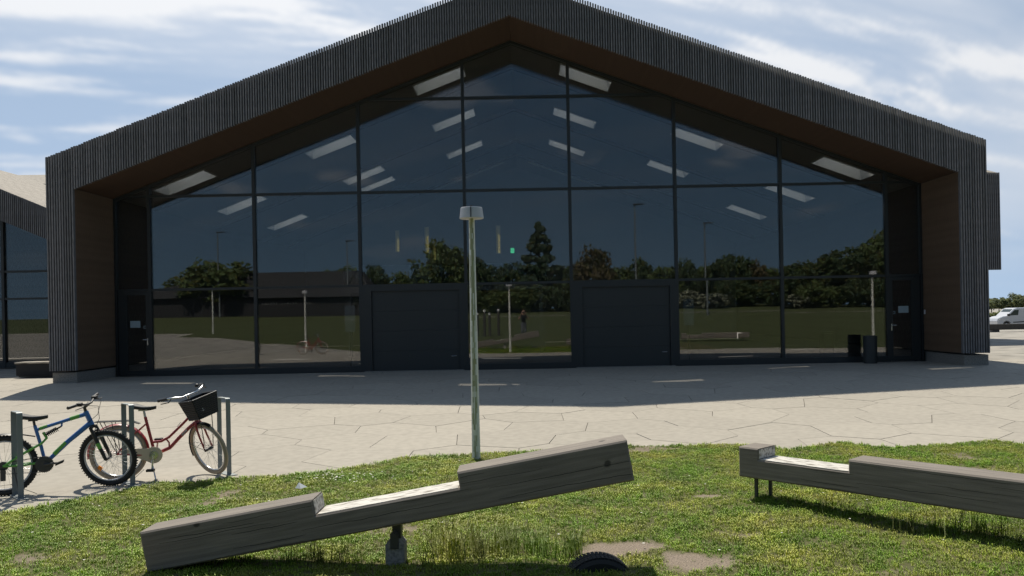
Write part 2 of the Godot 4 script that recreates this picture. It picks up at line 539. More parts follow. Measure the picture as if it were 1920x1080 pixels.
func build_ground() -> void:
	var mb := MB.new()
	var xs := [-900.0, -300.0, -120.0, -60.0, -30.0, -18.0, -10.0, 0.0, 10.0, 22.0, 40.0, 80.0, 160.0, 400.0, 900.0]
	var ds := [-900.0, -400.0, -150.0, -80.0, -38.4, -30.0, -20.0, -10.0, 0.0, 5.0, 8.0, 10.5, 15.0, 21.0, 30.0, 50.0, 57.0, 64.0, 71.0, 78.0, 120.0, 250.0, 500.0, 1500.0]
	sheet(xs, ds, func(x, d): return ground(x, d) - 0.03, mb)
	var g := part("ground", mb, M.paving_far)
	tag(g, "pale paved ground stretching round the halls to the horizon", "ground", "", "structure")
	# bedding under the slabs, then the slabs themselves
	mb = MB.new()
	sheet(steps(-17.4, 20.4, 3.0), [6.0, 8.0, 10.5, 15.0, 21.0, 24.3], func(x, d): return ground(x, d) - 0.022, mb)
	var plaza := thing("pavement", "square of pale irregular concrete slabs in front of the glass hall", "pavement")
	plaza.set_meta("kind", "structure")
	part("joint_bed", mb, M.joint_sand, plaza)
	var sites := []
	var step := 1.32
	var row := 0
	var y := 5.6
	while y < 25.2:
		var x := -18.6 + (step * 0.5 if row % 2 == 1 else 0.0)
		while x < 21.6:
			sites.append(Vector2(x + rng.randf_range(-0.27, 0.27), y + rng.randf_range(-0.22, 0.22)))
			x += step
		y += step * 0.82
		row += 1
	var cells := []
	for i in sites.size():
		var s: Vector2 = sites[i]
		var poly := PackedVector2Array([s + Vector2(-2, -2), s + Vector2(2, -2), s + Vector2(2, 2), s + Vector2(-2, 2)])
		for j in sites.size():
			if i == j: continue
			var o: Vector2 = sites[j]
			if absf(o.x - s.x) > 3.4 or absf(o.y - s.y) > 3.2: continue
			var q := (o - s).normalized()
			poly = clip_half(poly, (o + s) / 2.0 - q * 0.0045, q)
		poly = clip_half(clip_half(poly, Vector2(0, 24.38), Vector2(0, 1)), Vector2(0, 6.05), Vector2(0, -1))
		poly = clip_half(clip_half(poly, Vector2(-17.3, 0), Vector2(-1, 0)), Vector2(20.3, 0), Vector2(1, 0))
		if poly.size() < 3: continue
		var buried := true
		for q in poly:
			if not Geometry2D.is_point_in_polygon(q, lawn): buried = false
		if buried: continue
		var m := Vector2.ZERO
		for q in poly: m += q
		m /= poly.size()
		var px := 982.5 + m.x * 1551.0 / m.y
		var seen := 1.0 if px > -60 and px < 1980 else 0.01
		cells.append([seen / (m.y * m.y * m.y), poly])
	cells.sort_custom(func(a, b): return a[0] > b[0])
	var rest := MB.new()
	for k in cells.size():
		var mk: MB = rest if k >= 300 else MB.new()
		var poly: PackedVector2Array = cells[k][1]
		var lift := rng.randf_range(-0.002, 0.002)
		var ids := Geometry2D.triangulate_polygon(poly)
		var top := []
		for q in poly: top.append(Vector3(q.x, ground(q.x, q.y) + lift, -q.y))
		for i in range(0, ids.size(), 3):
			mk.tri(top[ids[i]], top[ids[i + 1]], top[ids[i + 2]], Vector3.UP, Vector3.UP, Vector3.UP)
		var mid := Vector3.ZERO
		for q in top: mid += q / top.size()
		for i in top.size():
			var a: Vector3 = top[i]
			var b: Vector3 = top[(i + 1) % top.size()]
			mk.flat(a, b, b + Vector3.DOWN * 0.03, a + Vector3.DOWN * 0.03, (a + b) / 2 - mid)
		if k < 300: part("slab", mk, M["slab_%d" % rng.randi_range(0, 3)], plaza)
	part("slab_field", rest, M.slab_0, plaza, "stuff")

# ---------- the hall ----------
const XL := -12.10     # inner faces of the side walls
const XR := 11.82
const OL := -12.84     # outer faces
const OR := 12.56
const AX := -0.25      # ridge
const ZF := -22.35     # front of the frame
const ZG := -24.5      # glass
const ZB := -46.0

func inner_y(x: float) -> float:
	return 9.72 - (9.72 - 5.25) * ((AX - x) / (AX - XL) if x < AX else (x - AX) / (XR - AX))

func outer_y(x: float) -> float:
	return 10.74 - (10.74 - 6.02) * ((AX - x) / (AX - OL) if x < AX else (x - AX) / (OR - AX))

# a block between two sloping planes
func slab_cell(mb: MB, x0: float, x1: float, z0: float, z1: float, lo: Callable, hi: Callable) -> void:
	mb.hexa([Vector3(x0, lo.call(x0), z0), Vector3(x1, lo.call(x1), z0), Vector3(x1, lo.call(x1), z1), Vector3(x0, lo.call(x0), z1),
		Vector3(x0, hi.call(x0), z0), Vector3(x1, hi.call(x1), z0), Vector3(x1, hi.call(x1), z1), Vector3(x0, hi.call(x0), z1)])

func build_hall() -> void:
	var hall := thing("gabled_hall", "dark slatted timber hall with a gabled front of tall glass panes", "building")
	var under := func(x): return inner_y(x) + 0.03
	var over := func(x): return outer_y(x) - 0.03
	# side walls standing on concrete plinths
	for s in [[OL, XL], [XR, OR]]:
		var mb := MB.new()
		mb.prism(PackedVector2Array([Vector2(s[0], 0.33), Vector2(s[1], 0.33), Vector2(s[1], over.call(s[1])), Vector2(s[0], over.call(s[0]))]), ZF, ZB)
		part("side_wall", mb, M.backing, hall)
		mb = MB.new()
		mb.prism(PackedVector2Array([Vector2(s[0] + 0.06, -0.05), Vector2(s[1] - 0.02, -0.05), Vector2(s[1] - 0.02, 0.285), Vector2(s[0] + 0.06, 0.285)]), ZF - 0.02, ZB, 0.01)
		part("plinth", mb, M.concrete, hall)
	# roof: solid over the porch, pierced by skylights over the room
	var holes := []
	for s in [-1.0, 1.0]:
		for q in [[2.27, 25.65], [2.27, 30.9], [2.27, 36.5], [6.22, 28.07], [6.22, 33.85], [10.23, 25.7], [10.23, 30.9], [10.23, 36.85]]:
			holes.append([AX + s * q[0] + (0.05 if s < 0 else 0.0), q[1], 0.79, 0.56])
	holes.append([-6.4, 36.45, 0.80, 0.5])
	for s in [[XL, AX], [AX, XR]]:
		var mb := MB.new()
		slab_cell(mb, s[0], s[1], ZG, ZF, under, over)
		part("porch_roof", mb, M.backing, hall)
		mb = MB.new()
		var xs := [s[0], s[1]]
		var ds := [-ZG, -ZB]
		for hhole in holes:
			if hhole[0] > s[0] and hhole[0] < s[1]:
				for q in [hhole[0] - hhole[2], hhole[0] + hhole[2]]:
					if not xs.has(q): xs.append(q)
				for q in [hhole[1] - hhole[3], hhole[1] + hhole[3]]:
					if not ds.has(q): ds.append(q)
		xs.sort(); ds.sort()
		for i in xs.size() - 1:
			for j in ds.size() - 1:
				var mx: float = (xs[i] + xs[i + 1]) / 2
				var md: float = (ds[j] + ds[j + 1]) / 2
				var open := false
				for hhole in holes:
					if absf(mx - hhole[0]) < hhole[2] and absf(md - hhole[1]) < hhole[3]: open = true
				if not open: slab_cell(mb, xs[i], xs[i + 1], -ds[j + 1], -ds[j], under, over)
		part("ceiling", mb, M.ceiling, hall)
		# soffit boards under the porch
		mb = MB.new()
		var z := ZF - 0.002
		while z > ZG + 0.05:
			var z1 := maxf(z - 0.134, ZG + 0.04)
			slab_cell(mb, s[0] + 0.002, s[1] - 0.004, z1, z, func(x): return inner_y(x), func(x): return inner_y(x) + 0.024)
			z -= 0.140
		part("soffit", mb, M.soffit_wood, hall)
	for hhole in holes:
		var mb := MB.new()
		var x0: float = hhole[0] - hhole[2]
		var x1: float = hhole[0] + hhole[2]
		var z0: float = -hhole[1] - hhole[3]
		var z1: float = -hhole[1] + hhole[3]
		var lo := func(x): return inner_y(x) + 0.0
		var hi := func(x): return outer_y(x) + 0.06
		slab_cell(mb, x0 + 0.002, x0 + 0.03, z0 + 0.002, z1 - 0.002, lo, hi)
		slab_cell(mb, x1 - 0.03, x1 - 0.002, z0 + 0.002, z1 - 0.002, lo, hi)
		slab_cell(mb, x0 + 0.03, x1 - 0.03, z0 + 0.002, z0 + 0.03, lo, hi)
		slab_cell(mb, x0 + 0.03, x1 - 0.03, z1 - 0.03, z1 - 0.002, lo, hi)
		var k := part("skylight", mb, M.shaft_white, hall)
		mb = MB.new()
		slab_cell(mb, x0, x1, z0, z1, func(x): return outer_y(x) + 0.062, func(x): return outer_y(x) + 0.074)
		part("pane", mb, M.clear_glass, k)
	# battens on the front
	var pitch := 0.0685
	var count := int((OR - OL) / pitch)
	var shift := (OR - OL - count * pitch) / 2
	var order := []
	for i in count:
		var x := OL + shift + (i + 0.5) * pitch
		order.append([absf(x - AX), x])
	order.sort_custom(func(a, b): return a[0] > b[0])
	var rest := MB.new()
	for k in order.size():
		var x: float = order[k][1]
		var wide := 0.0185
		var low := 0.335 if x < XL + 0.01 or x > XR - 0.01 else minf(inner_y(x - wide), inner_y(x + wide)) - 0.045 + rng.randf_range(-0.006, 0.006)
		var up := rng.randf_range(0.035, 0.055)
		var mk: MB = rest if k >= 300 else MB.new()
		var f := ZF + 0.002
		mk.hexa([Vector3(x - wide, low, f), Vector3(x + wide, low, f), Vector3(x + wide, low, f + 0.10), Vector3(x - wide, low, f + 0.10),
			Vector3(x - wide, outer_y(x - wide) + up, f), Vector3(x + wide, outer_y(x + wide) + up, f), Vector3(x + wide, outer_y(x + wide) + up, f + 0.10), Vector3(x - wide, outer_y(x - wide) + up, f + 0.10)])
		if k < 300: part("batten", mk, M[["slat_wood", "slat_wood", "slat_wood_dark", "slat_wood_pale"][rng.randi_range(0, 3)]], hall)
	part("ridge_battens", rest, M.slat_wood, hall, "stuff")
	# fine upright boards lining the porch sides
	for s in [[XL, 1.0], [XR, -1.0]]:
		var mb := MB.new()
		var z := ZF - 0.01
		while z > ZG + 0.1:
			mb.span(Vector3(minf(s[0], s[0] + s[1] * 0.022), 0.34, z - 0.046), Vector3(maxf(s[0], s[0] + s[1] * 0.022), inner_y(s[0]) - 0.012, z))
			z -= 0.053
		part("porch_cladding", mb, M.reveal_wood, hall)
	# glass front: posts, rails, panes
	var posts := [XL + 0.05, -11.05, -7.935, -4.82, -1.70, 1.42, 4.54, 7.655, 10.77, XR - 0.05]
	var rails := [2.545, 5.31, 8.05]
	var gable := PackedVector2Array([Vector2(XL + 0.024, 0.0), Vector2(XR - 0.024, 0.0), Vector2(XR - 0.024, inner_y(XR) - 0.09), Vector2(AX, inner_y(AX) - 0.09), Vector2(XL + 0.024, inner_y(XL) - 0.09)])
	for x in posts:
		var mb := MB.new()
		var edge := absf(x - posts[0]) < 0.01 or absf(x - posts[9]) < 0.01
		var w := 0.025 if edge else 0.045
		slab_cell(mb, x - w, x + w, ZG - 0.16, ZG + 0.05, func(_x): return 0.0, func(q): return inner_y(q) - 0.004)
		part("mullion", mb, M.frame, hall)
	for s in [[XL + 0.024, AX], [AX, XR - 0.024]]:
		var mb := MB.new()
		slab_cell(mb, s[0], s[1], ZG - 0.14, ZG + 0.035, func(x): return inner_y(x) - 0.085, func(x): return inner_y(x) - 0.006)
		part("head_rail", mb, M.frame, hall)
	for i in posts.size() - 1:
		var a: float = posts[i] + 0.045
		var b: float = posts[i + 1] - 0.045
		var bottom := 0.17
		var garage := i == 3 or i == 5
		var door := i == 0 or i == 8
		for yy in rails:
			var cut := Geometry2D.intersect_polygons(PackedVector2Array([Vector2(a, yy - 0.035), Vector2(b, yy - 0.035), Vector2(b, yy + 0.035), Vector2(a, yy + 0.035)]), gable)
			for q in cut:
				var mb := MB.new()
				mb.prism(q, ZG - 0.12, ZG + 0.04)
				part("transom", mb, M.frame, hall)
		if not garage and not door:
			var mb := MB.new()
			mb.span(Vector3(a, 0.0, ZG - 0.12), Vector3(b, bottom, ZG + 0.045))
			part("sill", mb, M.frame, hall)
		var levels := [bottom, 2.545, 5.31, 8.05, 12.0]
		for k in 4:
			if k == 0 and (garage or door): continue
			var cut := Geometry2D.intersect_polygons(PackedVector2Array([Vector2(a - 0.01, levels[k] - (0.01 if k == 0 else -0.025)), Vector2(b + 0.01, levels[k] - (0.01 if k == 0 else -0.025)), Vector2(b + 0.01, levels[k + 1] - 0.025), Vector2(a - 0.01, levels[k + 1] - 0.025)]), gable)
			for q in cut:
				if q.size() < 3: continue
				var mb := MB.new()
				mb.prism(q, ZG - 0.010, ZG)
				var pn := part("pane", mb, M.glass, hall)
				mb = MB.new()
				mb.prism(q, ZG - 0.032, ZG - 0.026)
				mb.prism(q, ZG - 0.058, ZG - 0.052)
				part("inner_pane", mb, M.inner_glass, pn)
				# no pane sits perfectly true in its frame
				var mid := Vector2.ZERO
				for w in q: mid += w / q.size()
				var c := Vector3(mid.x, mid.y, ZG)
				pn.basis = Basis.from_euler(Vector3(rng.randf_range(-0.0016, 0.0016), rng.randf_range(-0.0018, 0.0018), 0))
				pn.position = c - pn.basis * c
		if garage:
			var gd := MB.new()
			for sx in [[a, a + 0.27], [b - 0.17, b]]:
				gd.span(Vector3(sx[0], 0.0, ZG - 0.12), Vector3(sx[1], 2.51, ZG + 0.045))
			gd.span(Vector3(a + 0.27, 2.38, ZG - 0.12), Vector3(b - 0.17, 2.51, ZG + 0.045))
			var fr := part("garage_door", gd, M.frame, hall)
			for r in 4:
				var pm := MB.new()
				pm.prism(PackedVector2Array([Vector2(a + 0.274, 0.012 + r * 0.5925), Vector2(b - 0.174, 0.012 + r * 0.5925), Vector2(b - 0.174, 0.602 + r * 0.5925), Vector2(a + 0.274, 0.602 + r * 0.5925)]), ZG - 0.07, ZG - 0.02, 0.002)
				part("panel", pm, M.door_leaf, fr)
			var st := MB.new()
			st.span(Vector3(a + 0.05, -0.01, ZG + 0.05), Vector3(b - 0.05, 0.02, ZG + 0.13))
			part("threshold", st, M.concrete, fr)
			st = MB.new()
			st.tube([Vector3(b - 0.42, 0.42, ZG - 0.02), Vector3(b - 0.42, 0.42, ZG + 0.01), Vector3(b - 0.28, 0.42, ZG + 0.01), Vector3(b - 0.28, 0.42, ZG - 0.02)], 0.008, 6)
			part("pull_handle", st, M.chrome, fr)
		if door:
			var dm := MB.new()
			var left := i == 0
			var ia := a + 0.005 + (0.16 if left else 0.0)
			var ib := b - 0.005 - (0.0 if left else 0.16)
			for sx in [[ia, ia + 0.09], [ib - 0.09, ib]]:
				dm.span(Vector3(sx[0], 0.02, ZG - 0.06), Vector3(sx[1], 2.5, ZG + 0.03))
			dm.span(Vector3(ia + 0.09, 0.02, ZG - 0.06), Vector3(ib - 0.09, 0.16, ZG + 0.03))
			dm.span(Vector3(ia + 0.09, 2.40, ZG - 0.06), Vector3(ib - 0.09, 2.5, ZG + 0.03))
			if left: dm.span(Vector3(a, 0.0, ZG - 0.1), Vector3(ia - 0.004, 2.51, ZG + 0.02))
			else: dm.span(Vector3(ib + 0.004, 0.0, ZG - 0.1), Vector3(b, 2.51, ZG + 0.02))
			var dr := part("door", dm, M.frame, hall)
			var pm := MB.new()
			pm.span(Vector3(ia + 0.085, 0.155, ZG - 0.022), Vector3(ib - 0.085, 2.405, ZG - 0.012))
			part("pane", pm, M.glass, dr)
			var hx := ib - 0.045 if left else ia + 0.045
			var hd := MB.new()
			hd.tube([Vector3(hx, 1.08, ZG + 0.03), Vector3(hx, 1.08, ZG + 0.085), Vector3(hx + (-0.13 if left else 0.13), 1.08, ZG + 0.085)], 0.011, 8)
			hd.box(Vector3(hx, 1.02, ZG + 0.036), Vector3(0.035, 0.2, 0.012))
			part("handle", hd, M.chrome, dr)
			var nt := MB.new()
			var nx := ib - 0.42 if left else ia + 0.42
			nt.span(Vector3(nx - 0.15, 1.44, ZG - 0.010), Vector3(nx + 0.15, 1.64, ZG - 0.006))
			part("notice", nt, M.plate_pale, dr)
			nt = MB.new()
			var sx := hx + (-0.09 if left else 0.09)
			for e in [[-0.04, -0.04, 0.04, -0.026], [-0.04, 0.026, 0.04, 0.04], [-0.04, -0.026, -0.026, 0.026], [0.026, -0.026, 0.04, 0.026]]:
				nt.span(Vector3(sx + e[0], 1.45 + e[1], ZG - 0.010), Vector3(sx + e[2], 1.45 + e[3], ZG - 0.006))
			part("sticker", nt, M.plate_pale, dr)
			if not left:
				nt = MB.new()
				nt.prism(PackedVector2Array([Vector2(XR - 0.06, 1.39), Vector2(XR - 0.0, 1.39), Vector2(XR - 0.0, 1.52), Vector2(XR - 0.06, 1.52)]), ZG + 0.16, ZG + 0.19, 0.004)
				part("card_reader", nt, M.lamp_grey, hall)
	# the room behind the glass
	var mb := MB.new()
	mb.span(Vector3(XL + 0.01, -0.06, ZB), Vector3(XR - 0.01, -0.004, ZG - 0.001))
	part("room_floor", mb, M.inner_floor, hall)
	mb = MB.new()
	# end wall with tall narrow windows and a door-high opening row
	var cuts := [[-7.05, -6.87, 5.2, 6.35], [-5.42, -5.22, 5.1, 6.5], [-4.98, -4.86, 4.7, 5.8], [-1.45, -1.25, 5.0, 6.5]]
	var wx := [XL, XR]
	for q in cuts: wx.append(q[0]); wx.append(q[1])
	wx.sort()
	for i in wx.size() - 1:
		var x0: float = wx[i]
		var x1: float = wx[i + 1]
		var hole = null
		for q in cuts:
			if absf(q[0] - x0) < 0.001: hole = q
		var zz := ZB - 0.3
		if hole == null:
			if x0 < AX and x1 > AX:
				slab_cell(mb, x0, AX, zz, ZB, func(_x): return 0.0, func(x): return outer_y(x) - 0.1)
				slab_cell(mb, AX, x1, zz, ZB, func(_x): return 0.0, func(x): return outer_y(x) - 0.1)
			else:
				slab_cell(mb, x0, x1, zz, ZB, func(_x): return 0.0, func(x): return outer_y(x) - 0.1)
		else:
			slab_cell(mb, x0, x1, zz, ZB, func(_x): return 0.0, func(_x): return hole[2])
			slab_cell(mb, x0, x1, zz, ZB, func(_x): return hole[3], func(x): return outer_y(x) - 0.1)
	part("end_wall", mb, M.inner_wall, hall)
	for q in cuts:
		mb = MB.new()
		mb.span(Vector3(q[0] - 0.03, q[2] - 0.03, ZB + 0.004), Vector3(q[1] + 0.03, q[3] + 0.03, ZB + 0.012))
		part("window_blind", mb, M.blind, hall)
	# gallery inside, with its glass rail
	mb = MB.new()
	mb.span(Vector3(-7.4, 2.62, -38.0), Vector3(0.95, 2.86, -34.0))
	for x in [-7.2, -3.2, 0.7]: mb.span(Vector3(x - 0.08, -0.004, -34.3), Vector3(x + 0.08, 2.62, -34.14))
	mb.span(Vector3(-7.4, -0.004, -37.9), Vector3(0.95, 2.62, -37.8))
	var gal := part("gallery", mb, M.inner_wall, hall)
	mb = MB.new()
	mb.span(Vector3(-7.4, 2.87, -34.05), Vector3(0.95, 3.72, -34.03))
	part("rail", mb, M.rail_glass, gal)
	# rafters in pairs, with ties
	for d in [27.0, 32.6, 38.6, 42.0]:
		for s in [[XL + 0.01, AX], [AX, XR - 0.01]]:
			mb = MB.new()
			slab_cell(mb, s[0], s[1], -d - 0.09, -d + 0.09, func(x): return inner_y(x) - 0.10, func(x): return inner_y(x) + 0.028)
			part("rafter", mb, M.soffit_wood, hall)
	# pipes under the ceiling, a ring of ducting, a lit exit sign
	for s in [-1.0, 1.0]:
		mb = MB.new()
		mb.tube([Vector3(AX + s * 0.6, inner_y(AX + s * 0.6) - 0.55, -40.0), Vector3(AX + s * 4.2, inner_y(AX + s * 4.2) - 0.55, -40.0)], 0.045, 8)
		part("ceiling_pipe", mb, M.white_paint, hall)
	mb = MB.new()
	mb.torus(Vector3(0.62, 8.6, -41.0), 0.32, 0.012, 1.0, 28, 6)
	mb.tube([Vector3(0.62, 8.92, -41.0), Vector3(0.62, inner_y(0.62) + 0.1, -41.0)], 0.006, 5)
	part("hanging_ring", mb, M.lamp_grey, hall)
	mb = MB.new()
	mb.span(Vector3(-0.53, 4.26, -36.02), Vector3(-0.37, 4.48, -35.96))
	part("exit_sign", mb, M.exit_sign, hall)
	mb = MB.new()
	mb.tube([Vector3(-0.45, 4.5, -35.99), Vector3(-0.45, inner_y(-0.45) + 0.05, -35.99)], 0.006, 5)
	part("sign_rod", mb, M.lamp_grey, hall)
	# a bin and two display boards standing in the room
	var t := thing("indoor_bin", "dark square bin standing inside behind the glass", "bin", Vector3(10.7, -0.004, -29.3))
	mb = MB.new()
	mb.prism(PackedVector2Array([Vector2(-0.2, 0), Vector2(0.2, 0), Vector2(0.2, 0.72), Vector2(-0.2, 0.72)]), -0.2, 0.2, 0.015)
	part("body", mb, M.black_plastic, t)
	mb = MB.new()
	mb.prism(PackedVector2Array([Vector2(-0.21, 0.725), Vector2(0.21, 0.725), Vector2(0.19, 0.79), Vector2(-0.19, 0.79)]), -0.21, 0.21, 0.012)
	part("lid", mb, M.steel_dark, t)
	for q in [[-5.32, "pale display board inside the glass beside the bicycle reflection"], [5.03, "pale display board inside the glass beyond the right roller door"]]:
		t = thing("display_board", q[1], "display board", Vector3(q[0], -0.004, -25.3))
		mb = MB.new()
		mb.prism(PackedVector2Array([Vector2(-0.16, 1.18), Vector2(0.16, 1.18), Vector2(0.16, 1.98), Vector2(-0.16, 1.98)]), -0.02, 0.02, 0.005)
		part("board", mb, M.plate_pale, t)
		mb = MB.new()
		mb.tube([Vector3(0, 0.02, 0), Vector3(0, 1.2, -0.0)], 0.02, 8)
		mb.lathe(Vector3.ZERO, [Vector2(0, 0.025), Vector2(0.17, 0.02), Vector2(0.18, 0.0), Vector2(0, 0.0)], 16)
		part("stand", mb, M.steel_dark, t)

# ---------- the other halls ----------
func build_neighbours() -> void:
	# hall on the left: its glass gable and a bleached board roof that rises away from the square
	var t := thing("neighbour_hall", "slatted hall with a bleached board roof standing left of the gabled hall", "building")
	var e := func(x: float) -> float: return 6.36 - 0.43 * (x + 18.28)   # front roof edge
	var ridge := -23.0
	var fy := func(x: float) -> float: return e.call(x) if x > ridge else e.call(2 * ridge - x)
	var mb := MB.new()
	for s in [[-33.0, ridge], [ridge, -14.0]]:
		slab_cell(mb, s[0], s[1], -29.35, -29.0, func(x): return fy.call(x) - 1.06, func(x): return fy.call(x) - 0.04)
	part("fascia", mb, M.backing, t)
	var x := -21.0
	while x < -14.0:
		mb = MB.new()
		slab_cell(mb, x, x + 0.037, -28.998, -28.90, func(q): return fy.call(q) - 1.1, func(q): return fy.call(q))
		part("batten", mb, M[["slat_wood", "slat_wood_dark"][rng.randi_range(0, 1)]], t)
		x += 0.0685
	# roof boards lying along the slope, one behind the other
	mb = MB.new()
	var bz := -28.94
	while bz > -38.6:
		for s in [[-33.0, ridge], [ridge, -14.0]]:
			slab_cell(mb, s[0], s[1], bz - 0.135, bz, func(x): return fy.call(x) - 0.03, func(x): return fy.call(x) + 0.01)
		bz -= 0.145
	part("roof", mb, M.roof_wood, t)
	mb = MB.new()
	for s in [[-33.0, ridge], [ridge, -14.0]]:
		slab_cell(mb, s[0], s[1], -39.0, -38.7, func(_x): return 0.0, func(q): return fy.call(q) - 0.06)
	mb.span(Vector3(-14.3, 0.0, -38.7), Vector3(-14.05, 4.4, -30.6))
	mb.span(Vector3(-33.0, 0.0, -38.7), Vector3(-32.7, 4.4, -30.6))
	part("wall", mb, M.backing, t)
	var posts := [-32.6, -29.2, -25.8, -22.5, -19.15, -15.8, -14.1]
	for q in posts:
		mb = MB.new()
		slab_cell(mb, q - 0.05, q + 0.05, -30.6, -30.42, func(_x): return 0.0, func(w): return fy.call(w) - 0.5)
		part("mullion", mb, M.frame, t)
	for i in posts.size() - 1:
		for k in 3:
			var ys: Array = [[0.2, 2.5], [2.57, 3.5], [3.58, 99.0]][k]
			var a: float = posts[i] + 0.05
			var b: float = posts[i + 1] - 0.05
			mb = MB.new()
			slab_cell(mb, a, b, -30.51, -30.50, func(_x): return ys[0], func(w): return minf(ys[1], fy.call(w) - 0.6))
			var pn := part("pane", mb, M.glass, t)
			mb = MB.new()
			slab_cell(mb, a, b, -30.54, -30.53, func(_x): return ys[0], func(w): return minf(ys[1], fy.call(w) - 0.6))
			part("inner_pane", mb, M.inner_glass, pn)
			mb = MB.new()
			mb.span(Vector3(a, [0.0, 2.5, 3.5][k], -30.58), Vector3(b, [0.2, 2.57, 3.58][k], -30.44))
			part("transom", mb, M.frame, t)
	# a further roof behind it
	t = thing("far_hall", "pale roof of a slatted hall behind the bleached roof", "building")
	mb = MB.new()
	mb.hexa([Vector3(-60, 10.9, -53), Vector3(-24, 10.3, -53), Vector3(-24, 11.2, -58), Vector3(-60, 11.9, -58), Vector3(-60, 11.0, -53), Vector3(-24, 10.4, -53), Vector3(-24, 11.9, -58), Vector3(-60, 12.2, -58)])
	part("roof", mb, M.roof_wood, t)
	mb = MB.new()
	mb.hexa([Vector3(-60, 0, -58), Vector3(-24, 0, -58), Vector3(-24, 0, -53.2), Vector3(-60, 0, -53.2), Vector3(-60, 10.85, -57.8), Vector3(-24, 10.25, -57.8), Vector3(-24, 10.25, -53.2), Vector3(-60, 10.85, -53.2)])
	part("wall", mb, M.slat_wood_dark, t)
	# bench by the neighbour's glass
	t = thing("block_bench", "dark block bench with a pale seat between the two halls", "bench", Vector3(-14.9, 0.0, -25.4))
	mb = MB.new()
	mb.prism(PackedVector2Array([Vector2(-0.55, 0.04), Vector2(0.75, 0.04), Vector2(0.75, 0.40), Vector2(-0.55, 0.40)]), -0.3, 0.3, 0.01)
	part("base", mb, M.barn_black, t)
	mb = MB.new()
	mb.prism(PackedVector2Array([Vector2(-0.58, 0.402), Vector2(0.78, 0.402), Vector2(0.78, 0.45), Vector2(-0.58, 0.45)]), -0.33, 0.33, 0.008)
	part("seat", mb, M.roof_wood, t)
	mb = MB.new()
	mb.span(Vector3(-0.5, 0.0, -0.25), Vector3(0.7, 0.04, 0.25))
	part("foot", mb, M.steel_dark, t)
	# upper storey on the right, reaching out over the square
	t = thing("overhanging_wing", "slatted upper storey jutting out behind the right end of the hall", "building")
	mb = MB.new()
	mb.prism(PackedVector2Array([Vector2(14.5, 3.27), Vector2(21.85, 3.27), Vector2(21.85, 7.6), Vector2(14.5, 7.6)]), -38.0, -42.0)
	part("storey", mb, M.backing, t)
	x = 19.6
	while x < 21.86:
		mb = MB.new()
		mb.span(Vector3(x, 3.2, -37.998), Vector3(x + 0.05, 7.66, -37.90))
		part("batten", mb, M.slat_wood, t)
		x += 0.094
	mb = MB.new()
	mb.hexa([Vector3(14.5, 7.605, -42.05), Vector3(21.9, 7.605, -42.05), Vector3(21.9, 7.605, -38.0), Vector3(14.5, 7.605, -38.0), Vector3(14.5, 10.9, -42.05), Vector3(21.2, 8.4, -42.05), Vector3(21.9, 7.66, -38.0), Vector3(14.5, 8.2, -38.0)])
	part("roof", mb, M.roof_wood, t)
	mb = MB.new()
	mb.span(Vector3(14.6, -0.05, -41.8), Vector3(18.6, 3.27, -38.3))
	part("ground_floor", mb, M.inner_wall, t)

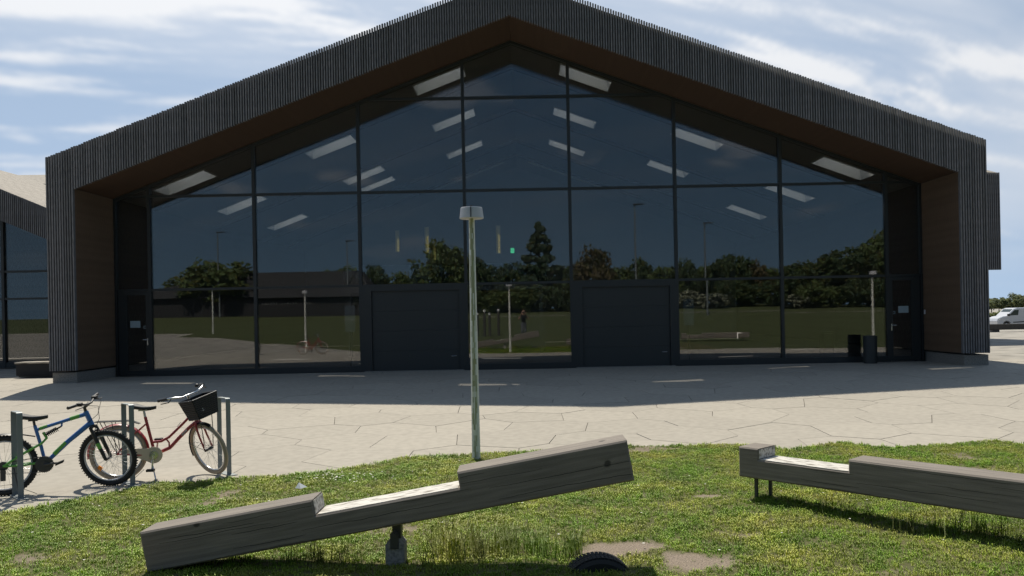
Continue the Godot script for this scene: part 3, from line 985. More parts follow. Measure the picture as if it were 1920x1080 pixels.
# ---------- lawn ----------
func build_lawn() -> void:
	var mb := MB.new()
	mb.uses_color = true
	var inside := func(x: float, d: float) -> float:
		return lawn_height(x, d) if Geometry2D.is_point_in_polygon(Vector2(x, d), lawn) else ground(x, d) - 0.12
	var tint := func(x: float, d: float) -> Color:
		var s := soil_share(x, d)
		var k := 0.5 + 0.5 * bumps.get_noise_2d(x * 150.0 + 40.0, d * 150.0)
		return Color(0.085, 0.105, 0.022).lerp(Color(0.17, 0.145, 0.05), k).lerp(Color(0.34, 0.27, 0.20), s)
	sheet(steps(-8.4, 9.0, 0.075), steps(4.4, 11.9, 0.065), inside, mb, tint)
	var o := part("lawn", mb, M.lawn_soil)
	tag(o, "thin turf and bare earth under the seesaw and the bench", "lawn", "", "structure")
	mb = MB.new()
	var wide := func(x: float, d: float) -> float:
		if x > -8.3 and x < 8.9 and d > 4.5 and d < 11.8: return ground(x, d) - 0.08
		return ground(x, d) + 0.012 if Geometry2D.is_point_in_polygon(Vector2(x, d), lawn) else ground(x, d) - 0.12
	sheet([-480.0, -200.0, -100.0, -80.0, -60.0, -50.0, -44.0, -38.0, -32.0, -27.0] + steps(-22.0, 26.0, 0.8) + [32.0, 40.0, 60.0, 90.0, 145.0, 400.0, 870.0], [-870.0, -400.0, -135.0, -100.0, -80.0, -60.0, -52.0, -46.0, -40.0, -38.4, -34.0, -28.0, -23.0, -18.0] + steps(-14.0, 14.0, 0.8) + [17.0, 21.0], wide, mb)
	o = part("meadow", mb, M.field)
	tag(o, "wide meadow rising behind the photographer to the wood", "meadow", "", "structure")
	# grass blades
	var tufts := []
	for kind in 3:
		var tm := MB.new()
		var blades: int = [8, 8, 22][kind]
		for b in blades:
			var a := rng.randf() * TAU
			var lean := rng.randf_range(0.15, 0.75) if kind < 2 else rng.randf_range(0.1, 1.35)
			var long: float = rng.randf_range(0.6, 1.25)
			var base := Vector3(rng.randf_range(-1, 1), 0, rng.randf_range(-1, 1)) * (0.45 if kind < 2 else 0.22)
			var dir := Vector3(cos(a), 0, sin(a))
			var side := Vector3(-sin(a), 0, cos(a)) * (0.06 if kind < 2 else 0.008)
			var p1 := base + Vector3.UP * 0.55 * long + dir * lean * 0.22 * long
			var p2 := base + Vector3.UP * (0.95 - 0.35 * lean) * long + dir * lean * 0.75 * long
			var nn := (dir.cross(side).normalized() + Vector3.UP * 0.2).normalized()
			nn = (Vector3.UP * 0.7 + dir * 0.5).normalized()
			tm.tri(base - side, base + side, p1 + side * 0.8, nn, nn, nn)
			tm.tri(base - side, p1 + side * 0.8, p1 - side * 0.8, nn, nn, nn)
			tm.tri(p1 - side * 0.8, p1 + side * 0.8, p2, nn, nn, nn)
		tufts.append(tm.mesh())
	for kind in 2:
		var spots := []
		var tries := 60000 if kind == 0 else 50000
		for k in tries:
			var d := rng.randf_range(5.3, 11.5)
			var x := (rng.randf_range(-40.0, 1960.0) - 982.5) / 1551.0 * d
			# as many for each square metre near and far
			if rng.randf() > d / 11.5: continue
			if not Geometry2D.is_point_in_polygon(Vector2(x, d), lawn): continue
			var s := soil_share(x, d)
			if rng.randf() < s * 0.97: continue
			spots.append([x, d, s])
		scatter("grass" if kind == 0 else "short_grass", "green and straw coloured grass blades covering the lawn" if kind == 0 else "low fine grass between the taller blades of the lawn", "grass", tufts[kind], spots, 0.034 if kind == 0 else 0.026, M.grass_blade)
	var tall := []
	for k in 46:
		tall.append([rng.randf_range(-0.85, 0.15) + 0.12 * sin(k * 2.3), 6.45 + rng.randfn(0.0, 0.14), 0.0])
	for k in 12:
		tall.append([rng.randf_range(0.1, 0.4), 6.35 + rng.randfn(0.0, 0.1), -1.0])
	for k in 16:
		tall.append([rng.randf_range(-2.0, -1.1), rng.randf_range(6.15, 6.5), 0.45])
	for k in 60:
		var u := 0.2 + 3.1 * pow(rng.randf(), 0.6)
		var w := rng.randf_range(-0.1, 0.45)
		tall.append([2.07 + 0.678 * u + 0.735 * w, 8.09 - 0.734 * u + 0.678 * w, 0.75 if u < 1.6 else 0.35])
	scatter("tall_grass", "long uncut grass growing under the seesaw and the bench", "grass", tufts[2], tall, 0.20, M.grass_blade, 0.5)
	# weeds in the edge of the lawn
	var edge := []
	for i in 21:
		for k in 22:
			var q: Vector2 = lawn[i].lerp(lawn[i + 1], rng.randf()) + Vector2(rng.randf_range(-0.06, 0.06), rng.randf_range(-0.16, 0.05))
			edge.append([q.x, q.y, -2.0])
	scatter("edge_grass", "ragged fringe of grass along the edge of the paving", "grass", tufts[1], edge, 0.055, M.grass_blade)
	# daisies
	var dm := MB.new()
	for k in 8:
		var a := TAU * k / 8
		var b := TAU * (k + 1) / 8
		dm.tri(Vector3(0, 0.25, 0), Vector3(cos(a), 0, sin(a)), Vector3(cos(b), 0, sin(b)), Vector3.UP, Vector3.UP, Vector3.UP)
	var mm := MultiMesh.new()
	mm.transform_format = MultiMesh.TRANSFORM_3D
	mm.mesh = dm.mesh()
	var spots := []
	for k in 60: spots.append(Vector2(-2.15 + rng.randfn(0.0, 0.28), 9.45 + rng.randfn(0.0, 0.12)))
	for k in 60: spots.append(Vector2(rng.randf_range(-4.5, 4.5), rng.randf_range(6.2, 10.6)))
	spots = spots.filter(func(q): return Geometry2D.is_point_in_polygon(q, lawn))
	mm.instance_count = spots.size()
	for k in spots.size():
		var s := rng.randf_range(0.007, 0.012)
		mm.set_instance_transform(k, Transform3D(Basis().scaled(Vector3(s, s, s)), Vector3(spots[k].x, lawn_height(spots[k].x, spots[k].y) + rng.randf_range(0.03, 0.05), -spots[k].y)))
	var di := MultiMeshInstance3D.new()
	di.name = "daisies"
	di.multimesh = mm
	di.material_override = M.blossom
	add_child(di)
	tag(di, "small white daisies and clover heads dotted in the grass", "flowers", "", "stuff")
	# a scrap of paper
	var pm := MB.new()
	pm.tri(Vector3(-0.05, 0, 0), Vector3(0.02, 0.0, 0.03), Vector3(-0.01, 0.06, -0.01), Vector3(0, 0.6, 0.7), Vector3(0, 0.6, 0.7), Vector3(0, 0.6, 0.7))
	pm.tri(Vector3(0.02, 0.0, 0.03), Vector3(0.08, 0.01, -0.01), Vector3(-0.01, 0.06, -0.01), Vector3(0.3, 0.6, 0.5), Vector3(0.3, 0.6, 0.5), Vector3(0.3, 0.6, 0.5))
	pm.tri(Vector3(-0.05, 0, 0), Vector3(-0.01, 0.06, -0.01), Vector3(0.08, 0.01, -0.01), Vector3(0, 0.6, -0.7), Vector3(0, 0.6, -0.7), Vector3(0, 0.6, -0.7))
	var pp := part("paper_scrap", pm, M.white_paint)
	pp.position = Vector3(-2.45, lawn_height(-2.45, 8.9) + 0.02, -8.9)
	tag(pp, "crumpled white scrap of paper lying in the grass", "litter")

func scatter(called: String, label: String, category: String, mesh: Mesh, spots: Array, size: float, m: Material, tone := 1.0) -> void:
	var mm := MultiMesh.new()
	mm.transform_format = MultiMesh.TRANSFORM_3D
	mm.use_colors = true
	mm.mesh = mesh
	mm.instance_count = spots.size()
	for k in spots.size():
		var x: float = spots[k][0]
		var d: float = spots[k][1]
		var s: float = spots[k][2]
		var dry := clampf(0.33 + 0.85 * bumps.get_noise_2d(x * 110.0, d * 110.0) + rng.randfn(0.0, 0.13), 0.0, 1.0)
		if s < -0.5: dry *= 0.45
		var c := Color(0.19, 0.34, 0.018).lerp(Color(0.52, 0.50, 0.10), dry)
		c = c * rng.randf_range(0.82, 1.14) * tone * (1.0 + 0.45 * bumps.get_noise_2d(x * 190.0 + 70.0, d * 190.0))
		c.a = 1.0
		var sc := size * rng.randf_range(0.65, 1.5) * (1.0 - 0.4 * maxf(s, 0.0)) * (1.0 + 0.5 * maxf(0.0, bumps.get_noise_2d(x * 70.0 + 9.0, d * 70.0)))
		var b := Basis(Vector3.UP, rng.randf() * TAU).scaled(Vector3(sc, sc, sc))
		var y := lawn_height(x, d) - 0.004
		if s == -2.0: y = maxf(ground(x, d) - 0.01, -0.225)
		mm.set_instance_transform(k, Transform3D(b, Vector3(x, y, -d)))
		mm.set_instance_color(k, c)
	var o := MultiMeshInstance3D.new()
	o.name = called
	o.multimesh = mm
	o.material_override = m
	add_child(o)
	tag(o, label, category, "", "stuff")

# ---------- trees and what stands behind the photographer (mirrored in the glass) ----------
func crown_mesh(sd: int, conifer: bool, clumps := 110, leaves := 26, leaf := 0.075) -> ArrayMesh:
	var r := RandomNumberGenerator.new()
	r.seed = sd
	var mb := MB.new()
	for k in clumps:
		var at: Vector3
		var rad := r.randf_range(0.16, 0.30)
		if conifer:
			var t := pow(r.randf(), 0.7)
			var ring := floorf(t * 8.0) / 8.0
			var a := r.randf() * TAU
			at = Vector3(cos(a), 0, sin(a)) * (t * 0.92 + 0.03) * sqrt(r.randf()) + Vector3(0, 1.0 - 2.0 * (ring * 0.4 + t * 0.6), 0)
			rad = 0.06 + 0.09 * t
		else:
			var dirv := Vector3(r.randfn(), r.randfn(), r.randfn()).normalized()
			at = dirv * pow(r.randf_range(0.15, 1.0), 0.4) * 0.80
			at.y = at.y * (0.9 if at.y > 0 else 0.95)
			at *= 1.0 + 0.18 * sin(dirv.x * 5.0 + sd) * cos(dirv.y * 4.0 - sd)
		for q in leaves:
			var o := Vector3(r.randfn(), r.randfn(), r.randfn()).normalized()
			var p := at + o * rad * pow(r.randf(), 0.4) * Vector3(1, 0.75, 1)
			var s := leaf * r.randf_range(0.6, 1.3)
			var u := Vector3(r.randfn(), r.randfn(), r.randfn()).normalized()
			var w := u.cross(o).normalized() * s * 0.6
			var nn := (o + Vector3(r.randfn(), r.randfn() + 0.4, r.randfn()) * 0.5).normalized()
			u = u * s
			mb.tri(p - u, p + w, p + u, nn, nn, nn)
			mb.tri(p - u, p + u, p - w, nn, nn, nn)
	return mb.mesh()

var crowns := {}

func tree(called: String, label: String, group: String, leaf_mat: String, at: Vector3, h: float, r: float, trunk: float, conifer := false) -> Node3D:
	var t := thing(called, label, "shrub" if called.contains("shrub") or called.contains("bush") else "tree", at, rng.randf() * TAU, group)
	var sd := (0 if conifer else rng.randi_range(1, 5))
	if not crowns.has(sd): crowns[sd] = crown_mesh(70 + sd, conifer, 190 if conifer else 120)
	var c := part("crown", crowns[sd], M[leaf_mat], t)
	c.scale = Vector3(r, (h - trunk) / 2.0, r * rng.randf_range(0.85, 1.1))
	c.position.y = trunk + (h - trunk) / 2.0
	var mb := MB.new()
	var tr := 0.02 * h + 0.03
	mb.tube([Vector3(0, -0.15, 0), Vector3(0.02, trunk * 0.5, 0.01), Vector3(0.03, trunk + (h - trunk) * 0.35, 0), Vector3(0.02, trunk + (h - trunk) * 0.75, 0.02)], [tr * 1.25, tr, tr * 0.7, tr * 0.25], 8)
	for k in 5:
		var a := TAU * k / 5 + rng.randf()
		var y0 := trunk + (h - trunk) * rng.randf_range(0.05, 0.4)
		mb.tube([Vector3(0.02, y0, 0), Vector3(cos(a) * r * 0.35, y0 + h * 0.09, sin(a) * r * 0.35), Vector3(cos(a) * r * 0.7, y0 + h * 0.15, sin(a) * r * 0.7)], [tr * 0.5, tr * 0.35, tr * 0.12], 6)
	part("trunk", mb, M.bark, t)
	return t

func build_backdrop() -> void:
	var grp := "trees at the edge of the wood behind the meadow"
	var names := {"leaf_mid": "mid green round tree", "leaf_dark": "dark green dense tree", "leaf_pale": "pale green light tree", "leaf_russet": "russet leaved tree", "leaf_conifer": "pointed dark conifer"}
	var order := 0
	for q in [[410, 483, 150, 34, "leaf_mid"], [345, 515, 90, 36, "leaf_mid"], [295, 548, 90, 40, "leaf_dark"], [610, 500, 70, 70, "leaf_pale"], [645, 494, 60, 72, "leaf_pale"], [560, 512, 60, 74, "leaf_pale"],
			[700, 488, 60, 40, "leaf_dark"], [748, 508, 70, 42, "leaf_mid"], [826, 444, 100, 38, "leaf_mid"], [885, 472, 70, 40, "leaf_dark"], [925, 490, 60, 42, "leaf_dark"],
			[962, 482, 60, 40, "leaf_dark"], [1013, 428, 100, 37, "leaf_conifer"], [1060, 490, 70, 40, "leaf_dark"], [1115, 455, 70, 38, "leaf_russet"], [1165, 492, 70, 42, "leaf_mid"], [1202, 480, 60, 42, "leaf_dark"], [1250, 492, 80, 40, "leaf_mid"],
			[1290, 482, 60, 40, "leaf_dark"], [1332, 488, 70, 41, "leaf_mid"], [1372, 466, 85, 38, "leaf_dark"], [1415, 484, 60, 40, "leaf_russet"], [1455, 496, 70, 42, "leaf_mid"],
			[1500, 490, 90, 40, "leaf_dark"], [1550, 478, 100, 40, "leaf_mid"], [1600, 456, 110, 38, "leaf_dark"], [1655, 434, 110, 38, "leaf_mid"], [1712, 442, 110, 40, "leaf_dark"], [1775, 450, 120, 42, "leaf_mid"], [1850, 456, 120, 42, "leaf_dark"]]:
		var far: float = 49.0 + q[3]
		var g := ground(0.0, -q[3])
		var x: float = (q[0] - 982.5) / 1551.0 * far
		var hor: float = 586.0 - 0.0195 * (q[0] - 982.5)
		var h: float = (hor - q[1]) * far / 1551.0 + 1.665 - g
		var con: bool = q[4] == "leaf_conifer"
		order += 1
		tree("conifer" if con else "broadleaf_tree", names[q[4]] + ", %s along the wood from the barn" % nth(order), grp, q[4], Vector3(x, g, q[3]), h * 1.04, q[2] * 0.62 * far / 1551.0 * (1.15 if con else 1.0), 0.0, con)
	# undergrowth below them
	var px := 690.0
	order = 0
	while px < 1880.0:
		var z := rng.randf_range(31.5, 34.5)
		var far := 49.0 + z
		var g := ground(0.0, -z)
		order += 1
		var white := absf(px - 1310.0) < 25.0 or absf(px - 1500.0) < 25.0
		var h := rng.randf_range(2.3, 3.3)
		tree("shrub", ("white flowering shrub" if white else "leafy shrub") + " under the wood, %s along it from the barn" % nth(order), "shrubs along the edge of the wood", "hawthorn" if white else ["leaf_dark", "leaf_mid", "leaf_dark"][rng.randi_range(0, 2)], Vector3((px - 982.5) / 1551.0 * far, g, z), h * (0.65 if white else 1.0), rng.randf_range(1.7, 2.4), -0.3)
		px += 40.0
	# far trees and hedge on the right
	for k in 9:
		var d := rng.randf_range(205.0, 225.0)
		var x := (1845.0 + k * 14.0 - 982.5) / 1551.0 * d
		tree("far_tree", "dark tree in the far row beyond the van, %s from the wing" % nth(k + 1), "trees beyond the van", "leaf_far", Vector3(x, -0.8, -d), rng.randf_range(3.6, 5.2) * (1.25 if k > 3 and k < 7 else 0.9), rng.randf_range(2.2, 3.2), 0.5)
	for k in 8:
		var d := 92.0 + rng.randf_range(-1.5, 1.5)
		var x := (1852.0 + k * 13.0 - 982.5) / 1551.0 * d
		tree("hedge_bush", "green bush in the hedge behind the van, %s from its front end" % nth(k + 1), "hedge behind the van", "leaf_pale" if k % 2 == 0 else "leaf_mid", Vector3(x, -0.78, -d), 1.6 + 0.10 * k + rng.randf_range(-0.1, 0.1), 0.9, 0.15)
	# black barn
	var t := thing("black_barn", "long black barn with a shallow roof across the meadow", "building", Vector3(-25.0, ground(0.0, -32.0), 32.0))
	var mb := MB.new()
	mb.span(Vector3(-16.0, -0.3, 0), Vector3(9.5, 1.9, 7.0))
	part("wall", mb, M.barn_black, t)
	mb = MB.new()
	mb.hexa([Vector3(-16.4, 1.9, -0.4), Vector3(10.0, 1.9, -0.4), Vector3(10.0, 1.9, 7.4), Vector3(-16.4, 1.9, 7.4), Vector3(-4.0, 4.5, 3.0), Vector3(8.5, 4.5, 3.0), Vector3(8.5, 4.5, 4.0), Vector3(-4.0, 4.5, 4.0)])
	part("roof", mb, M.barn_black, t)
	mb = MB.new()
	for k in 22:
		if k % 7 == 5: continue
		mb.span(Vector3(4.4 - k * 0.27, 1.28, -0.03), Vector3(4.4 - k * 0.27 + rng.randf_range(0.05, 0.16), 1.36 + rng.randf_range(0.0, 0.1), -0.004))
	part("faded_sign", mb, M.print_grey, t)
	# gravel path across the meadow
	mb = MB.new()
	sheet(steps(-16.0, 60.0, 2.0), [-25.0, -24.4], func(x, d): return ground(x, d) + 0.03, mb)
	var o := part("path", mb, M.paving_far)
	tag(o, "narrow pale path crossing the meadow before the wood", "path", "", "structure")

# ---------- lamps, posts, bins, van ----------
func lamp_post(label: String, at: Vector3) -> void:
	var t := thing("lamp_post", label, "street lamp", at, 0.0, "white path lamps")
	var mb := MB.new()
	mb.uses_color = true
	var f := FastNoiseLite.new()
	f.seed = 33; f.frequency = 1.0; f.fractal_octaves = 4
	var sides := 20
	var rows := 46
	for j in rows:
		for k in sides:
			var q := []
			var m := []
			for s in [[j, k], [j, k + 1], [j + 1, k + 1], [j + 1, k]]:
				var a: float = TAU * s[1] / sides
				var y: float = -0.1 + 3.22 * s[0] / rows
				var r: float = lerpf(0.055, 0.037, y / 3.12)
				q.append(Vector3(cos(a) * r, y, sin(a) * r)); m.append(Vector3(cos(a), 0, sin(a)))
			var a := TAU * (k + 0.5) / sides
			var y := 3.12 * (j + 0.5) / rows
			# algae keeps to the damp north side, with a ragged edge
			var n := f.get_noise_2d(cos(a) * 3.0 + 5.0, y * 5.0) * 0.5 + f.get_noise_2d(a * 4.0, y * 1.3) * 0.4
			var s := smoothstep(0.55, 0.95, sin(a) - 0.25 * (1.0 - y / 3.12) + n * 0.9)
			mb.col = Color(0.72, 0.72, 0.66).lerp(Color(0.22, 0.23, 0.09), s * 0.85)
			mb.tri(q[0], q[1], q[2], m[0], m[1], m[2]); mb.tri(q[0], q[2], q[3], m[0], m[2], m[3])
	part("pole", mb, M.algae_pole, t)
	mb = MB.new()
	mb.lathe(Vector3(0, 3.10, 0), [Vector2(0.03, 0.0), Vector2(0.152, 0.0), Vector2(0.156, 0.006), Vector2(0.140, 0.135), Vector2(0.135, 0.142), Vector2(0.0, 0.158)], 28)
	var head := part("lamp_head", mb, M.lamp_grey, t)
	mb = MB.new()
	mb.span(Vector3(-0.006, 3.105, 0.139), Vector3(0.006, 3.235, 0.158))
	mb.tube([Vector3(0, 3.22, 0), Vector3(0, 3.275, 0)], 0.012, 8)
	part("seam", mb, M.steel_dark, head)

func build_street_things() -> void:
	lamp_post("pale lamp post streaked with green algae beside the seesaw", Vector3(-0.65, -0.215, -10.64))
	lamp_post("pale lamp post standing by the parked bicycles at the meadow corner", Vector3(-11.6, -0.2, -5.0))
	lamp_post("pale lamp post out on the meadow in front of the black barn", Vector3(-21.9, ground(0, -9.0), 9.0))
	lamp_post("pale lamp post at the end of the square past the bins", Vector3(14.8, ground(0, 14.0) + 0.01, -14.0))
	# tall street lights behind the meadow
	for q in [[410, 438, 31, "barn"], [650, 455, 33, "bicycle"], [1195, 385, 14, "roller door"], [1325, 420, 20, "wood"]]:
		var far: float = 49.0 + q[2]
		var z: float = q[2]
		var g := ground(0, -z)
		var h: float = (586.0 - 0.0195 * (q[0] - 982.5) - q[1]) * far / 1551.0 + 1.665 - g
		var t := thing("street_light", ["tall slim street light in front of the broad round tree by the barn", "tall slim street light at the end of the black barn", "tallest slim street light over the meadow, right of the conifer", "tall slim street light before the dark middle of the wood"][["barn", "bicycle", "roller door", "wood"].find(q[3])], "street light", Vector3((q[0] - 982.5) / 1551.0 * far, g, z), 0.0, "tall street lights over the meadow")
		var mb := MB.new()
		mb.tube([Vector3(0, -0.1, 0), Vector3(0, h, 0)], [0.09, 0.05], 8)
		part("pole", mb, M.galvanised, t)
		mb = MB.new()
		mb.prism(PackedVector2Array([Vector2(-0.1, h), Vector2(0.75, h + 0.06), Vector2(0.75, h + 0.12), Vector2(-0.1, h + 0.12)]), -0.12, 0.12, 0.015)
		part("lamp_head", mb, M.steel_dark, t)
	# wooden posts with pale caps
	for q in [[-2.9, 3.0, 1.50], [-2.46, 3.1, 1.68], [-2.13, 2.9, 1.48], [-1.58, 3.2, 1.70]]:
		var t := thing("wooden_post", "dark round timber post with a pale cap, %s from the lamp post" % nth(4 - [3.0, 3.1, 2.9, 3.2].find(q[1])), "post", Vector3(q[0], ground(0, -q[1]), q[1]), 0.0, "capped posts behind the seesaw")
		var mb := MB.new()
		mb.tube([Vector3(0, -0.1, 0), Vector3(0, q[2] - 0.14, 0)], [0.08, 0.075], 10)
		part("shaft", mb, M.timber_dark, t)
		mb = MB.new()
		mb.lathe(Vector3(0, q[2] - 0.14, 0), [Vector2(0.078, 0), Vector2(0.08, 0.12), Vector2(0.05, 0.14), Vector2(0, 0.145)], 12)
		part("cap", mb, M.white_paint, t)
	# round bin in front of the glass
	var t := thing("litter_bin", "dark round litter bin standing outside against the glass", "bin", Vector3(10.0, ground(0, 24.0), -23.95))
	var mb := MB.new()
	mb.lathe(Vector3.ZERO, [Vector2(0, 0.0), Vector2(0.185, 0.0), Vector2(0.19, 0.02), Vector2(0.195, 0.78), Vector2(0.18, 0.79), Vector2(0.17, 0.7), Vector2(0, 0.7)], 24)
	part("drum", mb, M.door_leaf, t)
	mb = MB.new()
	mb.torus(Vector3.ZERO, 0.19, 0.012, 1.0, 28, 6)
	var rim := part("rim", mb, M.steel_dark, t)
	rim.rotation.x = PI / 2
	rim.position.y = 0.79
	# long low timber beyond the hall
	t = thing("timber_bench", "long dark timber bench on the paving in front of the van", "bench", Vector3(27.2, 0.0, -48.7))
	mb = MB.new()
	mb.prism(PackedVector2Array([Vector2(0, 0.1), Vector2(7.5, 0.1), Vector2(7.5, 0.44), Vector2(0, 0.44)]), -0.4, 0.0, 0.02)
	part("beam", mb, M.timber_dark, t)
	for x in [0.6, 3.6, 6.6]:
		mb = MB.new()
		mb.span(Vector3(x - 0.2, -0.04, -0.35), Vector3(x + 0.2, 0.1, -0.05))
		part("foot", mb, M.steel_dark, t)
	# van
	t = thing("parked_van", "silver delivery van with an orange emblem parked beyond the square", "van", Vector3(45.75, -0.79, -80.0))
	mb = MB.new()
	var prof := PackedVector2Array([Vector2(0.02, 0.42), Vector2(0.0, 0.75), Vector2(0.12, 0.98), Vector2(0.55, 1.16), Vector2(0.95, 1.22), Vector2(1.65, 1.88), Vector2(1.95, 1.98), Vector2(4.85, 2.0), Vector2(5.0, 1.9), Vector2(5.05, 0.5), Vector2(5.0, 0.34)])
	for w in [[4.0, 0.36], [0.95, 0.36]]:
		for k in 9:
			var a := PI * k / 8.0
			prof.append(Vector2(w[0] + cos(a) * w[1], 0.34 + sin(a) * w[1]))
	prof.append(Vector2(0.2, 0.34))
	mb.prism(prof, -1.95, 0.0, 0.07)
	part("body", mb, M.van_silver, t)
	mb = MB.new()
	mb.prism(PackedVector2Array([Vector2(1.12, 1.25), Vector2(2.02, 1.28), Vector2(2.1, 1.78), Vector2(1.68, 1.78)]), 0.0, 0.006)
	part("side_window", mb, M.van_glass, t)
	mb = MB.new()
	mb.hexa([Vector3(0.99, 1.22, -1.8), Vector3(1.0, 1.22, -1.8), Vector3(1.0, 1.22, -0.14), Vector3(0.99, 1.22, -0.14), Vector3(1.60, 1.86, -1.7), Vector3(1.64, 1.86, -1.7), Vector3(1.64, 1.86, -0.24), Vector3(1.60, 1.86, -0.24)])
	part("windscreen", mb, M.van_glass, t)
	mb = MB.new()
	mb.prism(PackedVector2Array([Vector2(1.55, 0.55), Vector2(3.5, 0.62), Vector2(3.5, 0.72), Vector2(1.55, 0.64)]), 0.0, 0.02)
	part("rubbing_strip", mb, M.black_plastic, t)
	mb = MB.new()
	mb.prism(PackedVector2Array([Vector2(0.95, 1.22), Vector2(1.15, 1.2), Vector2(1.12, 1.42), Vector2(0.93, 1.42)]), 0.02, 0.2, 0.02)
	part("mirror", mb, M.black_plastic, t)
	mb = MB.new()
	var disc := PackedVector2Array()
	for k in 16: disc.append(Vector2(3.2 + 0.24 * cos(TAU * k / 16), 1.58 + 0.2 * sin(TAU * k / 16)))
	mb.prism(disc, 0.0, 0.004)
	part("emblem", mb, M.orange_reflector, t)
	mb = MB.new()
	mb.prism(PackedVector2Array([Vector2(0.03, 0.85), Vector2(0.3, 1.0), Vector2(0.32, 0.86), Vector2(0.1, 0.76)]), 0.0, 0.01)
	part("headlight", mb, M.chrome, t)
	for w in [[0.95, -0.12], [4.0, -0.12], [0.95, -1.83], [4.0, -1.83]]:
		mb = MB.new()
		mb.torus(Vector3(w[0], 0.33, w[1]), 0.25, 0.085, 1.1, 24, 8)
		var ty := part("wheel", mb, M.rubber, t)
		mb = MB.new()
		mb.ball(Vector3(w[0], 0.33, w[1]), Vector3(0.2, 0.2, 0.07), 14, 8)
		part("hub_cap", mb, M.chrome, ty)

# ---------- seesaw, tyre, bench ----------
func build_seesaw_and_bench() -> void:
	var tilt := 0.1679
	var t := thing("seesaw", "tilted seesaw cut from one heavy weathered timber with a stepped seat", "seesaw", Vector3(-2.8195, -0.2036, -6.1))
	var mb := MB.new()
	var L := 3.663
	mb.prism(PackedVector2Array([Vector2(0, 0), Vector2(L, 0), Vector2(L, 0.305), Vector2(2.385, 0.305), Vector2(2.385, 0.187), Vector2(1.30, 0.187), Vector2(1.30, 0.305), Vector2(0, 0.305)]), -0.30, 0.0, 0.013)
	var beam := part("beam", mb, M.timber, t)
	beam.rotation.z = tilt
	mb = MB.new()
	mb.span(Vector3(1.314, 0.1875, -0.285), Vector3(2.371, 0.1905, -0.015))
	mb.span(Vector3(1.3005, 0.196, -0.288), Vector3(1.3035, 0.294, -0.012))
	var paint := part("painted_seat", mb, M.worn_white, t)
	paint.rotation.z = tilt
	var post := thing("seesaw_post", "stubby concrete post with a steel hinge carrying the seesaw", "post", Vector3(-1.0, -0.22, -6.25))
	mb = MB.new()
	mb.prism(PackedVector2Array([Vector2(-0.072, -0.1), Vector2(0.072, -0.1), Vector2(0.072, 0.17), Vector2(0.035, 0.21), Vector2(-0.035, 0.21), Vector2(-0.072, 0.165)]), -0.07, 0.07, 0.008)
	part("block", mb, M.concrete, post)
	mb = MB.new()
	mb.prism(PackedVector2Array([Vector2(-0.03, 0.14), Vector2(0.03, 0.14), Vector2(0.032, 0.25), Vector2(0.0, 0.285), Vector2(-0.032, 0.25)]), 0.0705, 0.083, 0.003)
	mb.tube([Vector3(0, 0.245, -0.09), Vector3(0, 0.245, 0.095)], 0.016, 10)
	part("hinge", mb, M.steel_dark, post)
	mb = MB.new()
	mb.span(Vector3(-0.02, 0.212, -0.05), Vector3(0.045, 0.318, 0.05))
	part("bracket", mb, M.steel_dark, post)
	# tyre half buried under the raised end
	t = thing("buried_tyre", "black car tyre half buried in the earth under the raised end", "tyre", Vector3(0.50, -0.40, -6.02), 0.10)
	mb = MB.new()
	# tread: a flat band with rounded shoulders
	var prof := [Vector2(0.20, -0.09), Vector2(0.255, -0.098), Vector2(0.278, -0.085), Vector2(0.288, -0.06), Vector2(0.290, 0.0), Vector2(0.288, 0.06), Vector2(0.278, 0.085), Vector2(0.255, 0.098), Vector2(0.20, 0.09), Vector2(0.19, 0.08), Vector2(0.235, 0.07), Vector2(0.25, 0.0), Vector2(0.235, -0.07), Vector2(0.19, -0.08), Vector2(0.20, -0.09)]
	mb.xf = Transform3D(Basis(Vector3.RIGHT, PI / 2), Vector3.ZERO)
	mb.lathe(Vector3.ZERO, prof, 48)
	part("carcass", mb, M.rubber, t)
	mb = MB.new()
	for k in 60:
		var a := TAU * k / 60
		mb.xf = Transform3D(Basis(Vector3.BACK, a), Vector3.ZERO)
		for r in [-0.062, -0.022, 0.022, 0.062]:
			mb.box(Vector3(0.291, 0.003 * (1 if r > 0 else -1), r), Vector3(0.005, 0.024, 0.036))
	part("tread", mb, M.rubber, t)
	# bench
	t = thing("notched_bench", "level bench of one weathered timber with a white worn seat notch", "bench", Vector3(2.07, 0.022, -8.09), -0.8255)
	mb = MB.new()
	mb.prism(PackedVector2Array([Vector2(0, 0), Vector2(L, 0), Vector2(L, 0.293), Vector2(1.11, 0.293), Vector2(1.11, 0.187), Vector2(0.22, 0.187), Vector2(0.22, 0.293), Vector2(0, 0.293)]), -0.31, 0.0, 0.013)
	part("beam", mb, M.timber, t)
	mb = MB.new()
	mb.span(Vector3(0.229, 0.1875, -0.30), Vector3(1.101, 0.1905, -0.01))
	mb.span(Vector3(0.2205, 0.196, -0.30), Vector3(0.2235, 0.283, -0.01))
	part("painted_seat", mb, M.worn_white, t)
	for q in [[0.13, -0.10], [0.20, -0.24], [3.3, -0.10], [3.37, -0.24]]:
		mb = MB.new()
		mb.span(Vector3(q[0] - 0.014, -0.30, q[1] - 0.014), Vector3(q[0] + 0.014, 0.0, q[1] + 0.014))
		part("leg", mb, M.steel_dark, t)

	var o := copy_of(t, Vector3(8.6, 0.022, -3.4), 0.06, "second weathered timber bench out on the lawn, facing the glass")
	o.set_meta("category", "bench")

